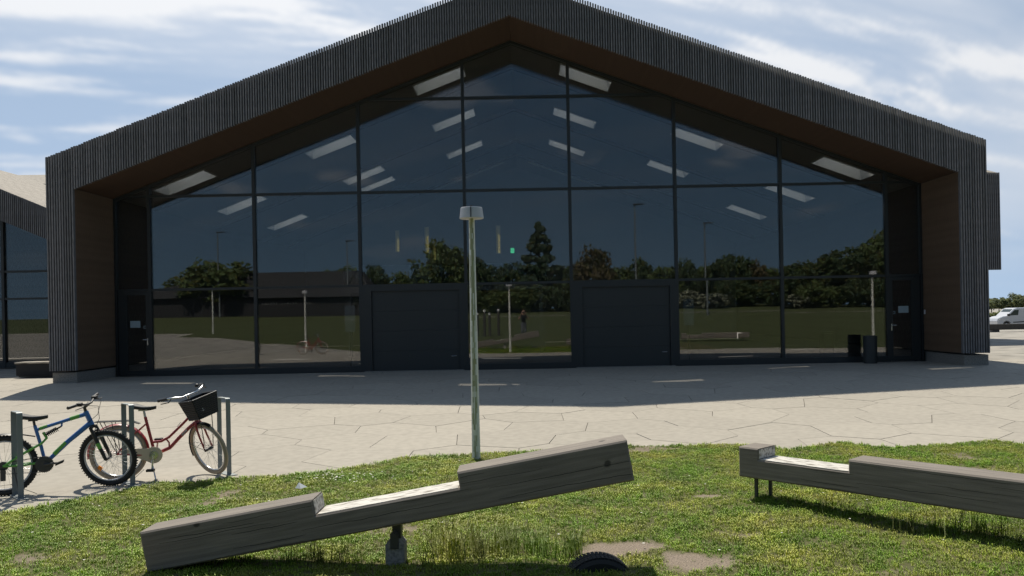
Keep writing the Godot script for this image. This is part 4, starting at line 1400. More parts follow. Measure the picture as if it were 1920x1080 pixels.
# ---------- bicycles ----------
func add_wheel(t: Node3D, xf: Transform3D, at: Vector3, tyre: String, fat: float, rim: String, knobs := false) -> void:
	var mb := MB.new()
	mb.xf = xf
	mb.torus(at, 0.325 - fat, fat, 0.95, 48, 8)
	if knobs:
		for k in 64:
			var a := TAU * k / 64
			mb.xf = xf * Transform3D(Basis(Vector3.BACK, a), at)
			for s in [-0.012, 0.012]: mb.box(Vector3(0.325, 0, s), Vector3(0.007, 0.012, 0.012))
	var w := part("wheel", mb, M[tyre], t)
	mb = MB.new()
	mb.xf = xf
	mb.torus(at, 0.325 - 2.0 * fat - 0.008, 0.011, 1.0, 48, 6)
	part("rim", mb, M[rim], w)
	mb = MB.new()
	mb.xf = xf
	for k in 28:
		var a := TAU * k / 28
		var b := a + (0.5 if k % 2 == 0 else -0.5)
		mb.tube([at + Vector3(cos(b) * 0.02, sin(b) * 0.02, 0.028 if k % 4 < 2 else -0.028), at + Vector3(cos(a), sin(a), 0) * (0.318 - 2.0 * fat)], 0.0014, 4, false)
	part("spokes", mb, M.chrome, w)
	mb = MB.new()
	mb.xf = xf
	mb.tube([at + Vector3(0, 0, -0.055), at + Vector3(0, 0, 0.055)], 0.018, 10)
	part("hub", mb, M.steel_dark, w)

func saddle(t: Node3D, at: Vector3, long: float) -> void:
	var mb := MB.new()
	var outline := []
	for k in 9:
		var u := k / 8.0
		outline.append([at + Vector3((u - 0.45) * long, 0.012 * cos(u * 5.0) - 0.01 * u, 0), lerpf(0.085, 0.018, smoothstep(0.1, 0.75, u)) * (0.6 if k == 0 else 1.0), lerpf(0.035, 0.02, u)])
	for k in 8:
		for s in 12:
			var q := []
			var m := []
			for e in [[k, s], [k, s + 1], [k + 1, s + 1], [k + 1, s]]:
				var a: float = TAU * e[1] / 12
				var o: Array = outline[e[0]]
				q.append(o[0] + Vector3(0, sin(a) * o[2], cos(a) * o[1])); m.append(Vector3(0, sin(a) / o[2], cos(a) / o[1]).normalized())
			mb.tri(q[0], q[1], q[2], m[0], m[1], m[2]); mb.tri(q[0], q[2], q[3], m[0], m[2], m[3])
	for e in [0, 8]:
		var o: Array = outline[e]
		for s in 12:
			var n := Vector3.LEFT if e == 0 else Vector3.RIGHT
			mb.tri(o[0], o[0] + Vector3(0, sin(TAU * s / 12) * o[2], cos(TAU * s / 12) * o[1]), o[0] + Vector3(0, sin(TAU * (s + 1) / 12) * o[2], cos(TAU * (s + 1) / 12) * o[1]), n, n, n)
	part("saddle", mb, M.saddle_black, t)

func v2(x: float, y: float, z := 0.0) -> Vector3:
	return Vector3(x, y, z)

func red_bicycle(label: String, at: Vector3, turn: float, basket := true) -> void:
	var t := thing("bicycle", label, "bicycle", at, turn, "bicycles at the stands")
	var ax := 0.325
	var steer_at := v2(0.86, 0.70)
	var axis := v2(-0.36, 0.93).normalized()
	var steer := Transform3D(Basis(axis, -0.78), Vector3.ZERO)
	steer.origin = steer_at - steer.basis * steer_at
	add_wheel(t, Transform3D.IDENTITY, v2(0, ax), "cream_rubber", 0.024, "chrome")
	add_wheel(t, steer, v2(1.006, ax), "cream_rubber", 0.024, "chrome")
	var mb := MB.new()
	mb.tube([v2(0.40, 0.29), v2(0.30, 0.735)], 0.018, 10)
	mb.tube([v2(0.875, 0.66), v2(0.79, 0.59), v2(0.68, 0.48), v2(0.57, 0.36), v2(0.40, 0.29)], 0.021, 10)
	mb.tube([v2(0.835, 0.76), v2(0.70, 0.62), v2(0.56, 0.485), v2(0.47, 0.44), v2(0.375, 0.435)], 0.015, 10)
	mb.tube([v2(0.53, 0.465), v2(0.56, 0.42), v2(0.56, 0.36)], 0.010, 8)
	mb.tube([v2(0.80, 0.72), v2(0.83, 0.665)], 0.010, 8)
	mb.tube([v2(0.82, 0.81), v2(0.885, 0.645)], 0.024, 12)
	for s in [-1.0, 1.0]:
		mb.tube([v2(0.39, 0.29, 0.03 * s), v2(0.2, 0.30, 0.06 * s), v2(0, ax, 0.062 * s)], 0.010, 8)
		mb.tube([v2(0.315, 0.66, 0.02 * s), v2(0.18, 0.54, 0.05 * s), v2(0, ax, 0.062 * s)], 0.008, 8)
	var fr := part("frame", mb, M.red_paint, t)
	mb = MB.new()
	for k in 6:
		var u := 0.28 + 0.07 * k
		var p := v2(lerpf(0.80, 0.66, u), lerpf(0.60, 0.46, u))
		mb.box(p + Vector3(0, 0, 0.0215), Vector3(0.014, 0.022, 0.003))
	part("frame_print", mb, M.print_grey, fr)
	# fork, front mudguard
	mb = MB.new()
	mb.xf = steer
	mb.tube([v2(0.885, 0.65), v2(0.90, 0.66)], 0.022, 10)
	for s in [-1.0, 1.0]:
		mb.tube([v2(0.89, 0.66, 0.02 * s), v2(0.905, 0.62, 0.048 * s), v2(0.945, 0.48, 0.052 * s), v2(1.006, ax, 0.055 * s)], [0.014, 0.014, 0.012, 0.009], 8)
	part("fork", mb, M.red_paint, t)
	mb = MB.new()
	mb.xf = steer
	guard(mb, v2(1.006, ax), 0.338, deg_to_rad(70.0), deg_to_rad(205.0))
	for s in [-1.0, 1.0]: mb.tube([v2(1.006, ax, 0.055 * s), v2(1.006 - 0.33, ax + 0.03, 0.03 * s)], 0.003, 5)
	part("front_mudguard", mb, M.black_plastic, t)
	mb = MB.new()
	guard(mb, v2(0, ax), 0.342, deg_to_rad(5.0), deg_to_rad(190.0))
	for s in [-1.0, 1.0]: mb.tube([v2(0, ax, 0.06 * s), v2(-0.33, ax + 0.08, 0.03 * s)], 0.003, 5)
	part("rear_mudguard", mb, M.red_paint, t)
	# rack
	mb = MB.new()
	for s in [-1.0, -0.35, 0.35, 1.0]:
		mb.tube([v2(-0.24, 0.70, 0.06 * s), v2(0.13, 0.70, 0.06 * s), v2(0.24, 0.66, 0.03 * s)], 0.005, 6)
	for x in [-0.24, -0.1, 0.05]: mb.tube([v2(x, 0.70, -0.062), v2(x, 0.70, 0.062)], 0.005, 6)
	for s in [-1.0, 1.0]:
		for x in [-0.18, -0.05]: mb.tube([v2(x, 0.70, 0.062 * s), v2(0, ax, 0.066 * s)], 0.0045, 6)
	part("rack", mb, M.steel_dark, t)
	# seat post, saddle, cranks, chain guard, stand
	mb = MB.new()
	mb.tube([v2(0.305, 0.70), v2(0.285, 0.81)], 0.014, 10)
	mb.box(v2(0.28, 0.815), Vector3(0.10, 0.014, 0.05))
	part("seat_post", mb, M.chrome, t)
	saddle(t, v2(0.285, 0.852), 0.25)
	mb = MB.new()
	var pts := PackedVector2Array()
	for k in 15:
		var a := lerpf(-2.25, 2.15, k / 14.0)
		pts.append(Vector2(0.40 + 0.098 * cos(a), 0.29 + 0.098 * sin(a)))
	pts.append(Vector2(0.12, 0.375)); pts.append(Vector2(0.04, 0.36)); pts.append(Vector2(0.05, 0.325)); pts.append(Vector2(0.2, 0.275))
	mb.prism(pts, 0.045, 0.058, 0.003)
	part("chain_guard", mb, M.cream_paint, t)
	mb = MB.new()
	mb.xf = Transform3D(Basis(Vector3.RIGHT, PI / 2), v2(0.40, 0.29, 0.062))
	mb.lathe(Vector3.ZERO, [Vector2(0, 0.008), Vector2(0.05, 0.006), Vector2(0.052, -0.004), Vector2(0, -0.004)], 20)
	mb.xf = Transform3D.IDENTITY
	mb.tube([v2(0.40, 0.29, 0.075), v2(0.385, 0.135, 0.085)], [0.013, 0.010], 8)
	mb.tube([v2(0.40, 0.29, -0.07), v2(0.415, 0.445, -0.08)], [0.013, 0.010], 8)
	mb.tube([v2(0.40, 0.29, -0.075), v2(0.40, 0.29, 0.082)], 0.016, 10)
	var cr := part("crank", mb, M.chrome, t)
	mb = MB.new()
	mb.box(v2(0.38, 0.125, 0.13), Vector3(0.085, 0.024, 0.07))
	mb.box(v2(0.415, 0.45, -0.125), Vector3(0.085, 0.024, 0.07))
	part("pedal", mb, M.black_plastic, cr)
	mb = MB.new()
	mb.tube([v2(0.36, 0.27, 0.03), v2(0.44, 0.02, 0.15)], 0.008, 8)
	mb.box(v2(0.445, 0.014, 0.155), Vector3(0.035, 0.02, 0.025))
	part("kickstand", mb, M.chrome, t)
	# handlebar
	mb = MB.new()
	mb.xf = steer
	mb.tube([v2(0.84, 0.76), v2(0.795, 0.95), v2(0.82, 0.99)], 0.013, 10)
	for s in [-1.0, 1.0]:
		mb.tube([v2(0.82, 0.99), v2(0.83, 0.995, 0.10 * s), v2(0.82, 1.02, 0.19 * s), v2(0.76, 1.02, 0.255 * s), v2(0.68, 1.0, 0.28 * s)], 0.011, 8)
	var bar := part("handlebar", mb, M.chrome, t)
	mb = MB.new()
	mb.xf = steer
	for s in [-1.0, 1.0]:
		mb.tube([v2(0.765, 1.02, 0.252 * s), v2(0.645, 0.993, 0.289 * s)], 0.018, 10)
	part("grip", mb, M.black_plastic, bar)
	mb = MB.new()
	mb.xf = steer
	for s in [-1.0, 1.0]:
		mb.tube([v2(0.80, 1.02, 0.22 * s), v2(0.80, 0.985, 0.26 * s), v2(0.70, 0.965, 0.30 * s)], 0.006, 6)
	mb.tube([v2(0.78, 1.0, 0.18), v2(0.93, 1.02, 0.1), v2(0.93, 0.85, 0.03), v2(0.90, 0.66, 0.03)], 0.003, 5)
	part("brake_lever", mb, M.steel_dark, bar)
	mb = MB.new()
	mb.xf = steer
	mb.ball(v2(0.80, 1.055, -0.14), Vector3(0.026, 0.022, 0.026), 12, 8)
	part("bell", mb, M.black_plastic, bar)
	# a bit of orange on the spokes
	mb = MB.new()
	mb.prism(PackedVector2Array([Vector2(-0.245, 0.14), Vector2(-0.20, 0.12), Vector2(-0.175, 0.16), Vector2(-0.215, 0.19)]), -0.012, 0.012, 0.003)
	part("spoke_reflector", mb, M.orange_reflector, t)
	if basket:
		# woven black basket with a bearer
		mb = MB.new()
		var tip := Transform3D(Basis(Vector3.BACK, 0.24), Vector3.ZERO)
		tip.origin = v2(0.93, 0.80) - tip.basis * v2(0.93, 0.80)
		mb.xf = steer * tip
		var lo := [v2(0.91, 0.735, -0.13), v2(1.11, 0.735, -0.13), v2(1.11, 0.735, 0.13), v2(0.91, 0.735, 0.13)]
		var hi := [v2(0.89, 0.965, -0.17), v2(1.15, 0.965, -0.17), v2(1.15, 0.965, 0.17), v2(0.89, 0.965, 0.17)]
		for k in 4:
			var j := (k + 1) % 4
			for r in 11:
				var u := r / 10.0
				mb.tube([lo[k].lerp(hi[k], u), lo[j].lerp(hi[j], u)], 0.011 if r in [0, 10] else 0.0085, 6)
			for r in 9:
				var u := r / 8.0
				mb.tube([lo[k].lerp(lo[j], u), hi[k].lerp(hi[j], u)], 0.006, 5, false)
		mb.hexa([lo[0], lo[1], lo[2], lo[3], lo[0] + Vector3(0, 0.01, 0), lo[1] + Vector3(0, 0.01, 0), lo[2] + Vector3(0, 0.01, 0), lo[3] + Vector3(0, 0.01, 0)])
		for k in 4:
			var j := (k + 1) % 4
			var inn := Vector3(0, 0.0, 0)
			mb.hexa([lo[k] * 0.998 + inn, lo[j] * 0.998, lo[j] * 0.996, lo[k] * 0.996, hi[k] * 0.998, hi[j] * 0.998, hi[j] * 0.996, hi[k] * 0.996])
		var bk := part("basket", mb, M.black_plastic, t)
		mb = MB.new()
		mb.xf = steer
		for s in [-1.0, 1.0]: mb.tube([v2(1.06, 0.80, 0.09 * s), v2(1.05, 0.6, 0.075 * s), v2(1.03, 0.45, 0.066 * s), v2(1.006, ax, 0.062 * s)], 0.005, 6)
		part("bearer", mb, M.steel_dark, bk)
		mb = MB.new()
		mb.xf = steer
		mb.ball(v2(1.10, 0.86, 0.06), Vector3(0.02, 0.035, 0.03), 10, 8)
		part("front_light", mb, M.lamp_grey, bk)

# a mudguard: an arched strip round the wheel
func guard(mb: MB, at: Vector3, r: float, from: float, to: float) -> void:
	var k := 22
	for i in k:
		var a := from + (to - from) * i / k
		var b := from + (to - from) * (i + 1) / k
		for s in 4:
			var w := [-0.028, -0.016, 0.0, 0.016, 0.028]
			var rr := [r - 0.012, r, r + 0.004, r, r - 0.012]
			var q := []
			var m := []
			for e in [[a, s], [b, s], [b, s + 1], [a, s + 1]]:
				var o := Vector3(cos(e[0]), sin(e[0]), 0)
				q.append(at + o * rr[e[1]] + Vector3(0, 0, w[e[1]])); m.append((o + Vector3(0, 0, w[e[1]] * 20.0)).normalized())
			mb.tri(q[0], q[1], q[2], m[0], m[1], m[2]); mb.tri(q[0], q[2], q[3], m[0], m[2], m[3])

func blue_bicycle(label: String, at: Vector3, turn: float) -> void:
	var t := thing("mountain_bicycle", label, "bicycle", at, turn, "bicycles at the stands")
	var ax := 0.325
	var steer_at := v2(0.84, 0.74)
	var axis := v2(-0.36, 0.93).normalized()
	var steer := Transform3D(Basis(axis, -0.40), Vector3.ZERO)
	steer.origin = steer_at - steer.basis * steer_at
	add_wheel(t, Transform3D.IDENTITY, v2(0, ax), "rubber", 0.027, "lamp_grey", true)
	add_wheel(t, steer, v2(1.014, ax), "rubber", 0.027, "lamp_grey", true)
	var mb := MB.new()
	mb.tube([v2(0.845, 0.735), v2(0.62, 0.545), v2(0.40, 0.325)], [0.030, 0.026, 0.022], 12)
	mb.tube([v2(0.80, 0.835), v2(0.56, 0.765), v2(0.31, 0.69)], [0.024, 0.018, 0.018], 12)
	mb.tube([v2(0.295, 0.74), v2(0.35, 0.52), v2(0.39, 0.32)], 0.018, 12)
	mb.tube([v2(0.795, 0.865), v2(0.855, 0.71)], 0.027, 12)
	mb.tube([v2(0.56, 0.765), v2(0.555, 0.715)], 0.010, 8)
	mb.tube([v2(0.36, 0.33, -0.03), v2(0.36, 0.33, 0.03)], 0.03, 12)
	var fr := part("frame", mb, M.blue_paint, t)
	mb = MB.new()
	for q in [[v2(0.60, 0.53), v2(0.48, 0.41), 0.0262], [v2(0.42, 0.725), v2(0.34, 0.70), 0.0187], [v2(0.74, 0.818), v2(0.64, 0.79), 0.0225]]:
		mb.tube([q[0], q[1]], q[2], 12, false)
	part("frame_band", mb, M.green_paint, fr)
	mb = MB.new()
	for s in [-1.0, 1.0]:
		mb.tube([v2(0.41, 0.595, 0.015 * s), v2(0.36, 0.54, 0.03 * s), v2(0.18, 0.44, 0.055 * s), v2(0, ax, 0.064 * s)], 0.012, 8)
		mb.tube([v2(0.36, 0.34, 0.035 * s), v2(0.2, 0.32, 0.06 * s), v2(0, ax, 0.064 * s)], 0.012, 8)
		mb.tube([v2(0.41, 0.595, 0.015 * s), v2(0.375, 0.66, 0.02 * s)], 0.012, 8)
	part("swing_arm", mb, M.green_paint, t)
	mb = MB.new()
	var coil := []
	for k in 57:
		var u := k / 56.0
		var c := v2(0.39, 0.625).lerp(v2(0.545, 0.705), 0.1 + 0.7 * u)
		var dirv := v2(0.155, 0.08).normalized()
		var o := Vector3.BACK * cos(u * TAU * 7.0) + Vector3.BACK.cross(dirv) * sin(u * TAU * 7.0)
		coil.append(c + o * 0.024)
	mb.tube(coil, 0.005, 5)
	mb.tube([v2(0.385, 0.62), v2(0.555, 0.715)], 0.010, 8)
	part("shock", mb, M.black_plastic, t)
	mb = MB.new()
	mb.xf = steer
	mb.tube([v2(0.855, 0.71), v2(0.862, 0.69)], 0.026, 12)
	for s in [-1.0, 1.0]:
		mb.tube([v2(0.862, 0.69, 0.02 * s), v2(0.868, 0.68, 0.058 * s)], 0.02, 8)
		mb.tube([v2(0.866, 0.69, 0.06 * s), v2(0.935, 0.52, 0.06 * s), v2(1.014, ax, 0.06 * s)], [0.017, 0.023, 0.018], 10)
	mb.tube([v2(0.885, 0.64, -0.06), v2(0.91, 0.66, 0.0), v2(0.885, 0.64, 0.06)], 0.012, 8)
	var fk := part("fork", mb, M.black_plastic, t)
	mb = MB.new()
	mb.xf = steer
	mb.tube([v2(0.936, 0.515, 0.061), v2(0.962, 0.45, 0.061)], 0.0238, 10, false)
	part("fork_print", mb, M.green_paint, fk)
	mb = MB.new()
	mb.tube([v2(0.30, 0.70), v2(0.285, 0.80)], 0.014, 10)
	mb.box(v2(0.28, 0.80), Vector3(0.09, 0.02, 0.04))
	part("seat_post", mb, M.steel_dark, t)
	saddle(t, v2(0.27, 0.838), 0.28)
	mb = MB.new()
	mb.xf = Transform3D(Basis(Vector3.RIGHT, PI / 2), v2(0.39, 0.315, 0.06))
	mb.lathe(Vector3.ZERO, [Vector2(0.03, 0.006), Vector2(0.083, 0.006), Vector2(0.088, 0.0), Vector2(0.083, -0.006), Vector2(0.03, -0.006), Vector2(0.03, 0.006)], 26)
	mb.xf = Transform3D.IDENTITY
	for k in 32:
		var a := TAU * k / 32
		mb.box(v2(0.39 + 0.089 * cos(a), 0.315 + 0.089 * sin(a), 0.06), Vector3(0.008, 0.008, 0.004))
	mb.tube([v2(0.39, 0.315, -0.075), v2(0.39, 0.315, 0.08)], 0.035, 12)
	mb.tube([v2(0.39, 0.315, 0.08), v2(0.555, 0.325, 0.09)], [0.014, 0.010], 8)
	mb.tube([v2(0.39, 0.315, -0.075), v2(0.225, 0.305, -0.085)], [0.014, 0.010], 8)
	var cr := part("crank", mb, M.steel_dark, t)
	mb = MB.new()
	mb.hexa([v2(0.51, 0.305, 0.1), v2(0.585, 0.335, 0.1), v2(0.585, 0.335, 0.18), v2(0.51, 0.305, 0.18), v2(0.51, 0.33, 0.1), v2(0.59, 0.36, 0.1), v2(0.59, 0.36, 0.18), v2(0.51, 0.33, 0.18)])
	mb.box(v2(0.225, 0.305, -0.13), Vector3(0.08, 0.022, 0.07))
	part("pedal", mb, M.black_plastic, cr)
	mb = MB.new()
	mb.tube([v2(0.36, 0.40, 0.06), v2(0.0, 0.355, 0.06)], 0.004, 5)
	mb.tube([v2(0.36, 0.232, 0.06), v2(0.03, 0.24, 0.06), v2(0.02, 0.28, 0.06)], 0.004, 5)
	mb.box(v2(0.0, 0.23, 0.075), Vector3(0.05, 0.12, 0.02))
	mb.tube([v2(0, ax, 0.035), v2(0, ax, 0.06)], 0.05, 14)
	part("chain", mb, M.steel_dark, t)
	mb = MB.new()
	guard(mb, v2(0, ax), 0.345, deg_to_rad(75.0), deg_to_rad(135.0))
	mb.tube([v2(0.30, 0.62), v2(0.13, 0.66), v2(0.07, 0.665)], 0.008, 6)
	part("rear_mudguard", mb, M.black_plastic, t)
	mb = MB.new()
	mb.tube([v2(0.10, 0.30, 0.07), v2(0.17, 0.02, 0.16)], 0.008, 8)
	part("kickstand", mb, M.steel_dark, t)
	mb = MB.new()
	mb.xf = steer
	mb.tube([v2(0.80, 0.85), v2(0.785, 0.91), v2(0.835, 0.955)], 0.018, 10)
	mb.tube([v2(0.78, 0.985, -0.30), v2(0.82, 0.98, -0.15), v2(0.84, 0.955, -0.05), v2(0.84, 0.955, 0.05), v2(0.82, 0.98, 0.15), v2(0.78, 0.985, 0.30)], 0.012, 8)
	var bar := part("handlebar", mb, M.steel_dark, t)
	mb = MB.new()
	mb.xf = steer
	for s in [-1.0, 1.0]:
		mb.tube([v2(0.797, 0.984, 0.20 * s), v2(0.776, 0.985, 0.32 * s)], 0.018, 10)
		mb.box(v2(0.82, 0.985, 0.165 * s), Vector3(0.05, 0.035, 0.05))
		mb.tube([v2(0.84, 0.975, 0.16 * s), v2(0.87, 0.96, 0.20 * s), v2(0.84, 0.955, 0.29 * s)], 0.006, 6)
	part("grip", mb, M.black_plastic, bar)
	mb = MB.new()
	mb.xf = steer
	mb.tube([v2(0.85, 0.97, 0.14), v2(0.98, 0.95, 0.08), v2(0.97, 0.80, 0.05), v2(0.91, 0.66, 0.05)], 0.003, 5)
	mb.tube([v2(0.85, 0.97, -0.14), v2(0.96, 0.98, -0.03), v2(0.94, 0.84, 0.02), v2(0.83, 0.74, 0.03)], 0.003, 5)
	part("cable", mb, M.black_plastic, bar)

func build_bicycles() -> void:
	red_bicycle("red bicycle with cream tyres and a black front basket", Vector3(-4.78, -0.213, -9.69), 0.18)
	blue_bicycle("blue and green mountain bicycle with black knobbly tyres", Vector3(-5.68, -0.213, -8.99), 0.384)
	# two more further along the row, seen only in the glass
	red_bicycle("red bicycle without a basket parked by itself further along the paving", Vector3(-10.9, -0.20, -8.2), 0.2, false)
	blue_bicycle("second blue mountain bicycle standing away from the steel stands", Vector3(-13.6, -0.20, -7.0), 1.2)
	# hoop stands of flat steel
	var hoop := MB.new()
	var w := 0.028
	for s in [0.0, 0.25]:
		hoop.prism(PackedVector2Array([Vector2(s - 0.004, 0.0), Vector2(s + 0.004, 0.0), Vector2(s + 0.004, 0.895), Vector2(s - 0.004, 0.895)]), -w, w, 0.0015)
	var arc := PackedVector2Array([Vector2(-0.004, 0.895), Vector2(0.004, 0.895), Vector2(0.012, 0.908), Vector2(0.024, 0.912), Vector2(0.226, 0.912), Vector2(0.238, 0.908), Vector2(0.246, 0.895), Vector2(0.254, 0.895), Vector2(0.248, 0.912), Vector2(0.232, 0.92), Vector2(0.018, 0.92), Vector2(0.002, 0.912)])
	hoop.prism(arc, -w, w, 0.0)
	var foot := MB.new()
	foot.prism(PackedVector2Array([Vector2(-0.12, 0.0), Vector2(0.37, 0.0), Vector2(0.37, 0.010), Vector2(-0.12, 0.010)]), -0.05, 0.05, 0.002)
	var hm := hoop.mesh()
	var fm := foot.mesh()
	for q in [[-5.40, 8.82, "steel hoop bicycle stand next to the blue bicycle's saddle"], [-4.49, 9.415, "steel hoop bicycle stand between the two bicycles"], [-3.58, 9.945, "steel hoop bicycle stand behind the red bicycle's basket"]]:
		var t := thing("bicycle_stand", q[2], "bicycle stand", Vector3(q[0], -0.214, -q[1]), PI - 0.80, "flat steel bicycle stands")
		part("hoop", hm, M.galvanised, t)
		part("base_plate", fm, M.galvanised, t)

# ---------- the photographer, mirrored in the glass ----------
func build_person() -> void:
	var fy := ground(0, -0.42)
	var t := thing("person", "person in a black top and grey trousers holding up a phone", "person", Vector3(0.0, fy, 0.44))
	var bones := []   # from, to, radius, radius
	var add := func(a: Vector3, b: Vector3, ra: float, rb: float): bones.append([a, b, ra, rb])
	add.call(Vector3(0, 0.95, 0), Vector3(0, 1.12, 0), 0.135, 0.125)
	add.call(Vector3(0, 1.12, 0), Vector3(0, 1.33, -0.01), 0.125, 0.145)
	add.call(Vector3(-0.13, 1.37, 0), Vector3(0.13, 1.37, 0), 0.085, 0.085)
	add.call(Vector3(0, 1.38, 0), Vector3(0, 1.50, -0.015), 0.06, 0.052)
	add.call(Vector3(0, 1.60, -0.02), Vector3(0, 1.635, -0.025), 0.082, 0.09)
	add.call(Vector3(0, 1.545, -0.05), Vector3(0, 1.56, -0.06), 0.055, 0.05)
	add.call(Vector3(0, 1.60, -0.105), Vector3(0, 1.575, -0.125), 0.014, 0.018)
	for s in [-1.0, 1.0]:
		add.call(Vector3(0.17 * s, 1.385, 0), Vector3(0.27 * s, 1.22, -0.16), 0.058, 0.045)
		add.call(Vector3(0.27 * s, 1.22, -0.16), Vector3(0.105 * s, 1.52, -0.365), 0.043, 0.03)
		add.call(Vector3(0.105 * s, 1.52, -0.365), Vector3(0.09 * s, 1.585, -0.385), 0.03, 0.034)
		add.call(Vector3(0.075 * s, 0.93, 0), Vector3(0.10 * s, 0.50, -0.01), 0.10, 0.068)
		add.call(Vector3(0.10 * s, 0.50, -0.01), Vector3(0.11 * s, 0.10, 0.03), 0.066, 0.045)
		add.call(Vector3(0.11 * s, 0.045, 0.05), Vector3(0.125 * s, 0.038, -0.14), 0.045, 0.036)
		add.call(Vector3(0.086 * s, 1.605, -0.02), Vector3(0.09 * s, 1.63, -0.015), 0.018, 0.018)
	var cell := 0.025
	var lo := Vector3(-0.36, -0.03, -0.46)
	var nx := 30
	var ny := 71
	var nz := 25
	var field := PackedFloat32Array()
	field.resize(nx * ny * nz)
	field.fill(1.0)
	for b in bones:
		var ra: float = maxf(b[2], b[3]) + 0.09
		var mn: Vector3 = (Vector3(minf(b[0].x, b[1].x), minf(b[0].y, b[1].y), minf(b[0].z, b[1].z)) - Vector3(ra, ra, ra) - lo) / cell
		var mx: Vector3 = (Vector3(maxf(b[0].x, b[1].x), maxf(b[0].y, b[1].y), maxf(b[0].z, b[1].z)) + Vector3(ra, ra, ra) - lo) / cell
		var ab: Vector3 = b[1] - b[0]
		var l2 := ab.length_squared()
		for i in range(maxi(0, int(mn.x)), mini(nx, int(mx.x) + 1)):
			for j in range(maxi(0, int(mn.y)), mini(ny, int(mx.y) + 1)):
				for k in range(maxi(0, int(mn.z)), mini(nz, int(mx.z) + 1)):
					var p := lo + Vector3(i, j, k) * cell
					var u: float = clampf((p - b[0]).dot(ab) / l2, 0.0, 1.0)
					var dd: float = (p - b[0] - ab * u).length() - lerpf(b[2], b[3], u)
					var at := (i * ny + j) * nz + k
					var h := clampf(0.5 + 0.5 * (field[at] - dd) / 0.035, 0.0, 1.0)
					field[at] = lerpf(field[at], dd, h) - 0.035 * h * (1.0 - h)
	var mb := MB.new()
	mb.uses_color = true
	var verts := {}
	var grad := func(p: Vector3) -> Vector3:
		var g := (p - lo) / cell
		var i := clampi(int(g.x), 1, nx - 3)
		var j := clampi(int(g.y), 1, ny - 3)
		var k := clampi(int(g.z), 1, nz - 3)
		var s := func(a, b, c): return field[(a * ny + b) * nz + c]
		return Vector3(s.call(i + 2, j, k) - s.call(i - 1, j, k), s.call(i, j + 2, k) - s.call(i, j - 1, k), s.call(i, j, k + 2) - s.call(i, j, k - 1)).normalized()
	for i in nx - 1:
		for j in ny - 1:
			for k in nz - 1:
				var sum := Vector3.ZERO
				var cnt := 0
				var vals := []
				for c in 8: vals.append(field[((i + (c & 1)) * ny + j + ((c >> 1) & 1)) * nz + k + (c >> 2)])
				var neg := 0
				for c in vals: neg += 1 if c < 0 else 0
				if neg == 0 or neg == 8: continue
				for e in [[0, 1], [2, 3], [4, 5], [6, 7], [0, 2], [1, 3], [4, 6], [5, 7], [0, 4], [1, 5], [2, 6], [3, 7]]:
					var a: float = vals[e[0]]
					var b: float = vals[e[1]]
					if (a < 0) == (b < 0): continue
					var pa := Vector3(e[0] & 1, (e[0] >> 1) & 1, e[0] >> 2)
					var pb := Vector3(e[1] & 1, (e[1] >> 1) & 1, e[1] >> 2)
					sum += pa.lerp(pb, a / (a - b))
					cnt += 1
				verts[Vector3i(i, j, k)] = lo + (Vector3(i, j, k) + sum / cnt) * cell
	var shade := func(p: Vector3) -> Color:
		if p.y < 0.085: return Color(0.03, 0.03, 0.03)
		if p.y < 0.99: return Color(0.13, 0.14, 0.16)
		if p.y > 1.455: return Color(0.50, 0.28, 0.20)
		if p.z < -0.115 and absf(p.x) > 0.15: return Color(0.50, 0.28, 0.20)
		return Color(0.012, 0.012, 0.014)
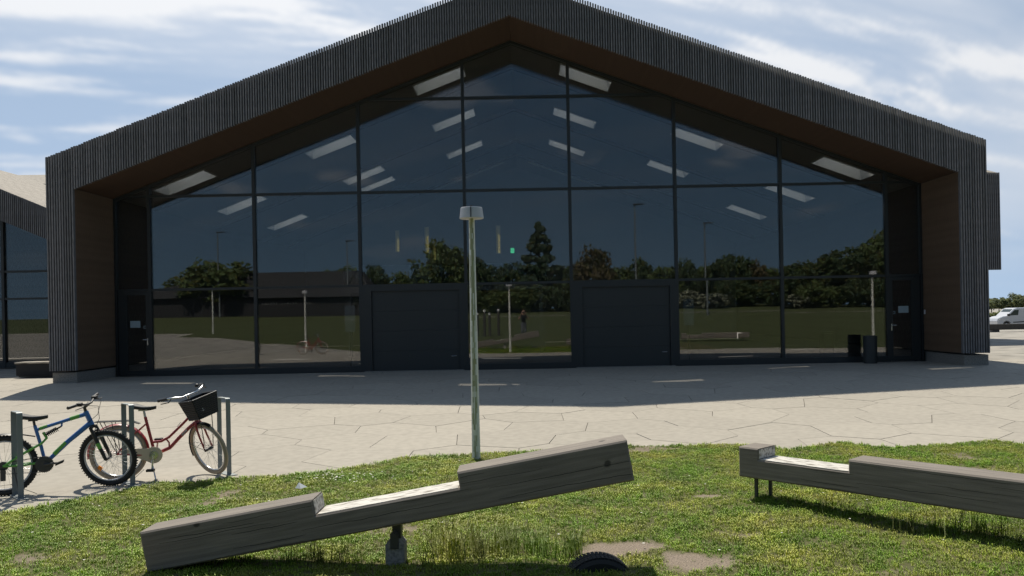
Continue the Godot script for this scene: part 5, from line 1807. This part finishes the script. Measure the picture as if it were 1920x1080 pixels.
	for key in verts.keys():
		var i: int = key.x
		var j: int = key.y
		var k: int = key.z
		for axis in 3:
			var o: Vector3i = [Vector3i(1, 0, 0), Vector3i(0, 1, 0), Vector3i(0, 0, 1)][axis]
			var u: Vector3i = [Vector3i(0, 1, 0), Vector3i(0, 0, 1), Vector3i(1, 0, 0)][axis]
			var w: Vector3i = [Vector3i(0, 0, 1), Vector3i(1, 0, 0), Vector3i(0, 1, 0)][axis]
			var e1: Vector3i = key + o
			if (field[(i * ny + j) * nz + k] < 0) == (field[(e1.x * ny + e1.y) * nz + e1.z] < 0): continue
			var ks := [key, key - u, key - u - w, key - w]
			if not (verts.has(ks[1]) and verts.has(ks[2]) and verts.has(ks[3])): continue
			var q := []
			var m := []
			for s in ks: q.append(verts[s]); m.append(grad.call(verts[s]))
			mb.col = shade.call((q[0] + q[2]) / 2)
			mb.tri(q[0], q[1], q[2], m[0], m[1], m[2]); mb.tri(q[0], q[2], q[3], m[0], m[2], m[3])
	# fingers round the edges of the phone, thumbs behind it
	mb.col = Color(0.50, 0.28, 0.20)
	for s in [-1.0, 1.0]:
		for f in 4:
			var y := 1.635 - 0.019 * f
			var l: float = [0.85, 1.0, 0.95, 0.75][f]
			mb.tube([Vector3(0.092 * s, y - 0.02, -0.39), Vector3((0.092 + 0.006) * s, y, -0.39 - 0.024 * l), Vector3(0.088 * s, y + 0.004, -0.40 - 0.030 * l), Vector3(0.070 * s, y + 0.004, -0.40 - 0.030 * l)], [0.0095, 0.009, 0.0085, 0.0065], 8)
		mb.tube([Vector3(0.088 * s, 1.57, -0.375), Vector3(0.078 * s, 1.595, -0.382), Vector3(0.058 * s, 1.615, -0.392)], [0.012, 0.0105, 0.008], 8)
	part("body", mb, M.body, t)
	mb = MB.new()
	mb.ball(Vector3(0, 1.655, 0.0), Vector3(0.098, 0.092, 0.10), 18, 12)
	part("hair", mb, M.hair, t)
	mb = MB.new()
	for s in [-1.0, 1.0]: mb.ball(Vector3(0.033 * s, 1.62, -0.104), Vector3(0.014, 0.010, 0.010), 8, 6)
	part("eyes", mb, M.white_paint, t)
	var ph := thing("phone", "black phone held up in both hands in front of the face", "phone", Vector3(0.0, fy + 1.61, 0.44))
	mb = MB.new()
	mb.prism(PackedVector2Array([Vector2(-0.075, -0.036), Vector2(0.075, -0.036), Vector2(0.075, 0.036), Vector2(-0.075, 0.036)]), -0.418, -0.41, 0.002)
	part("case", mb, M.black_plastic, ph)
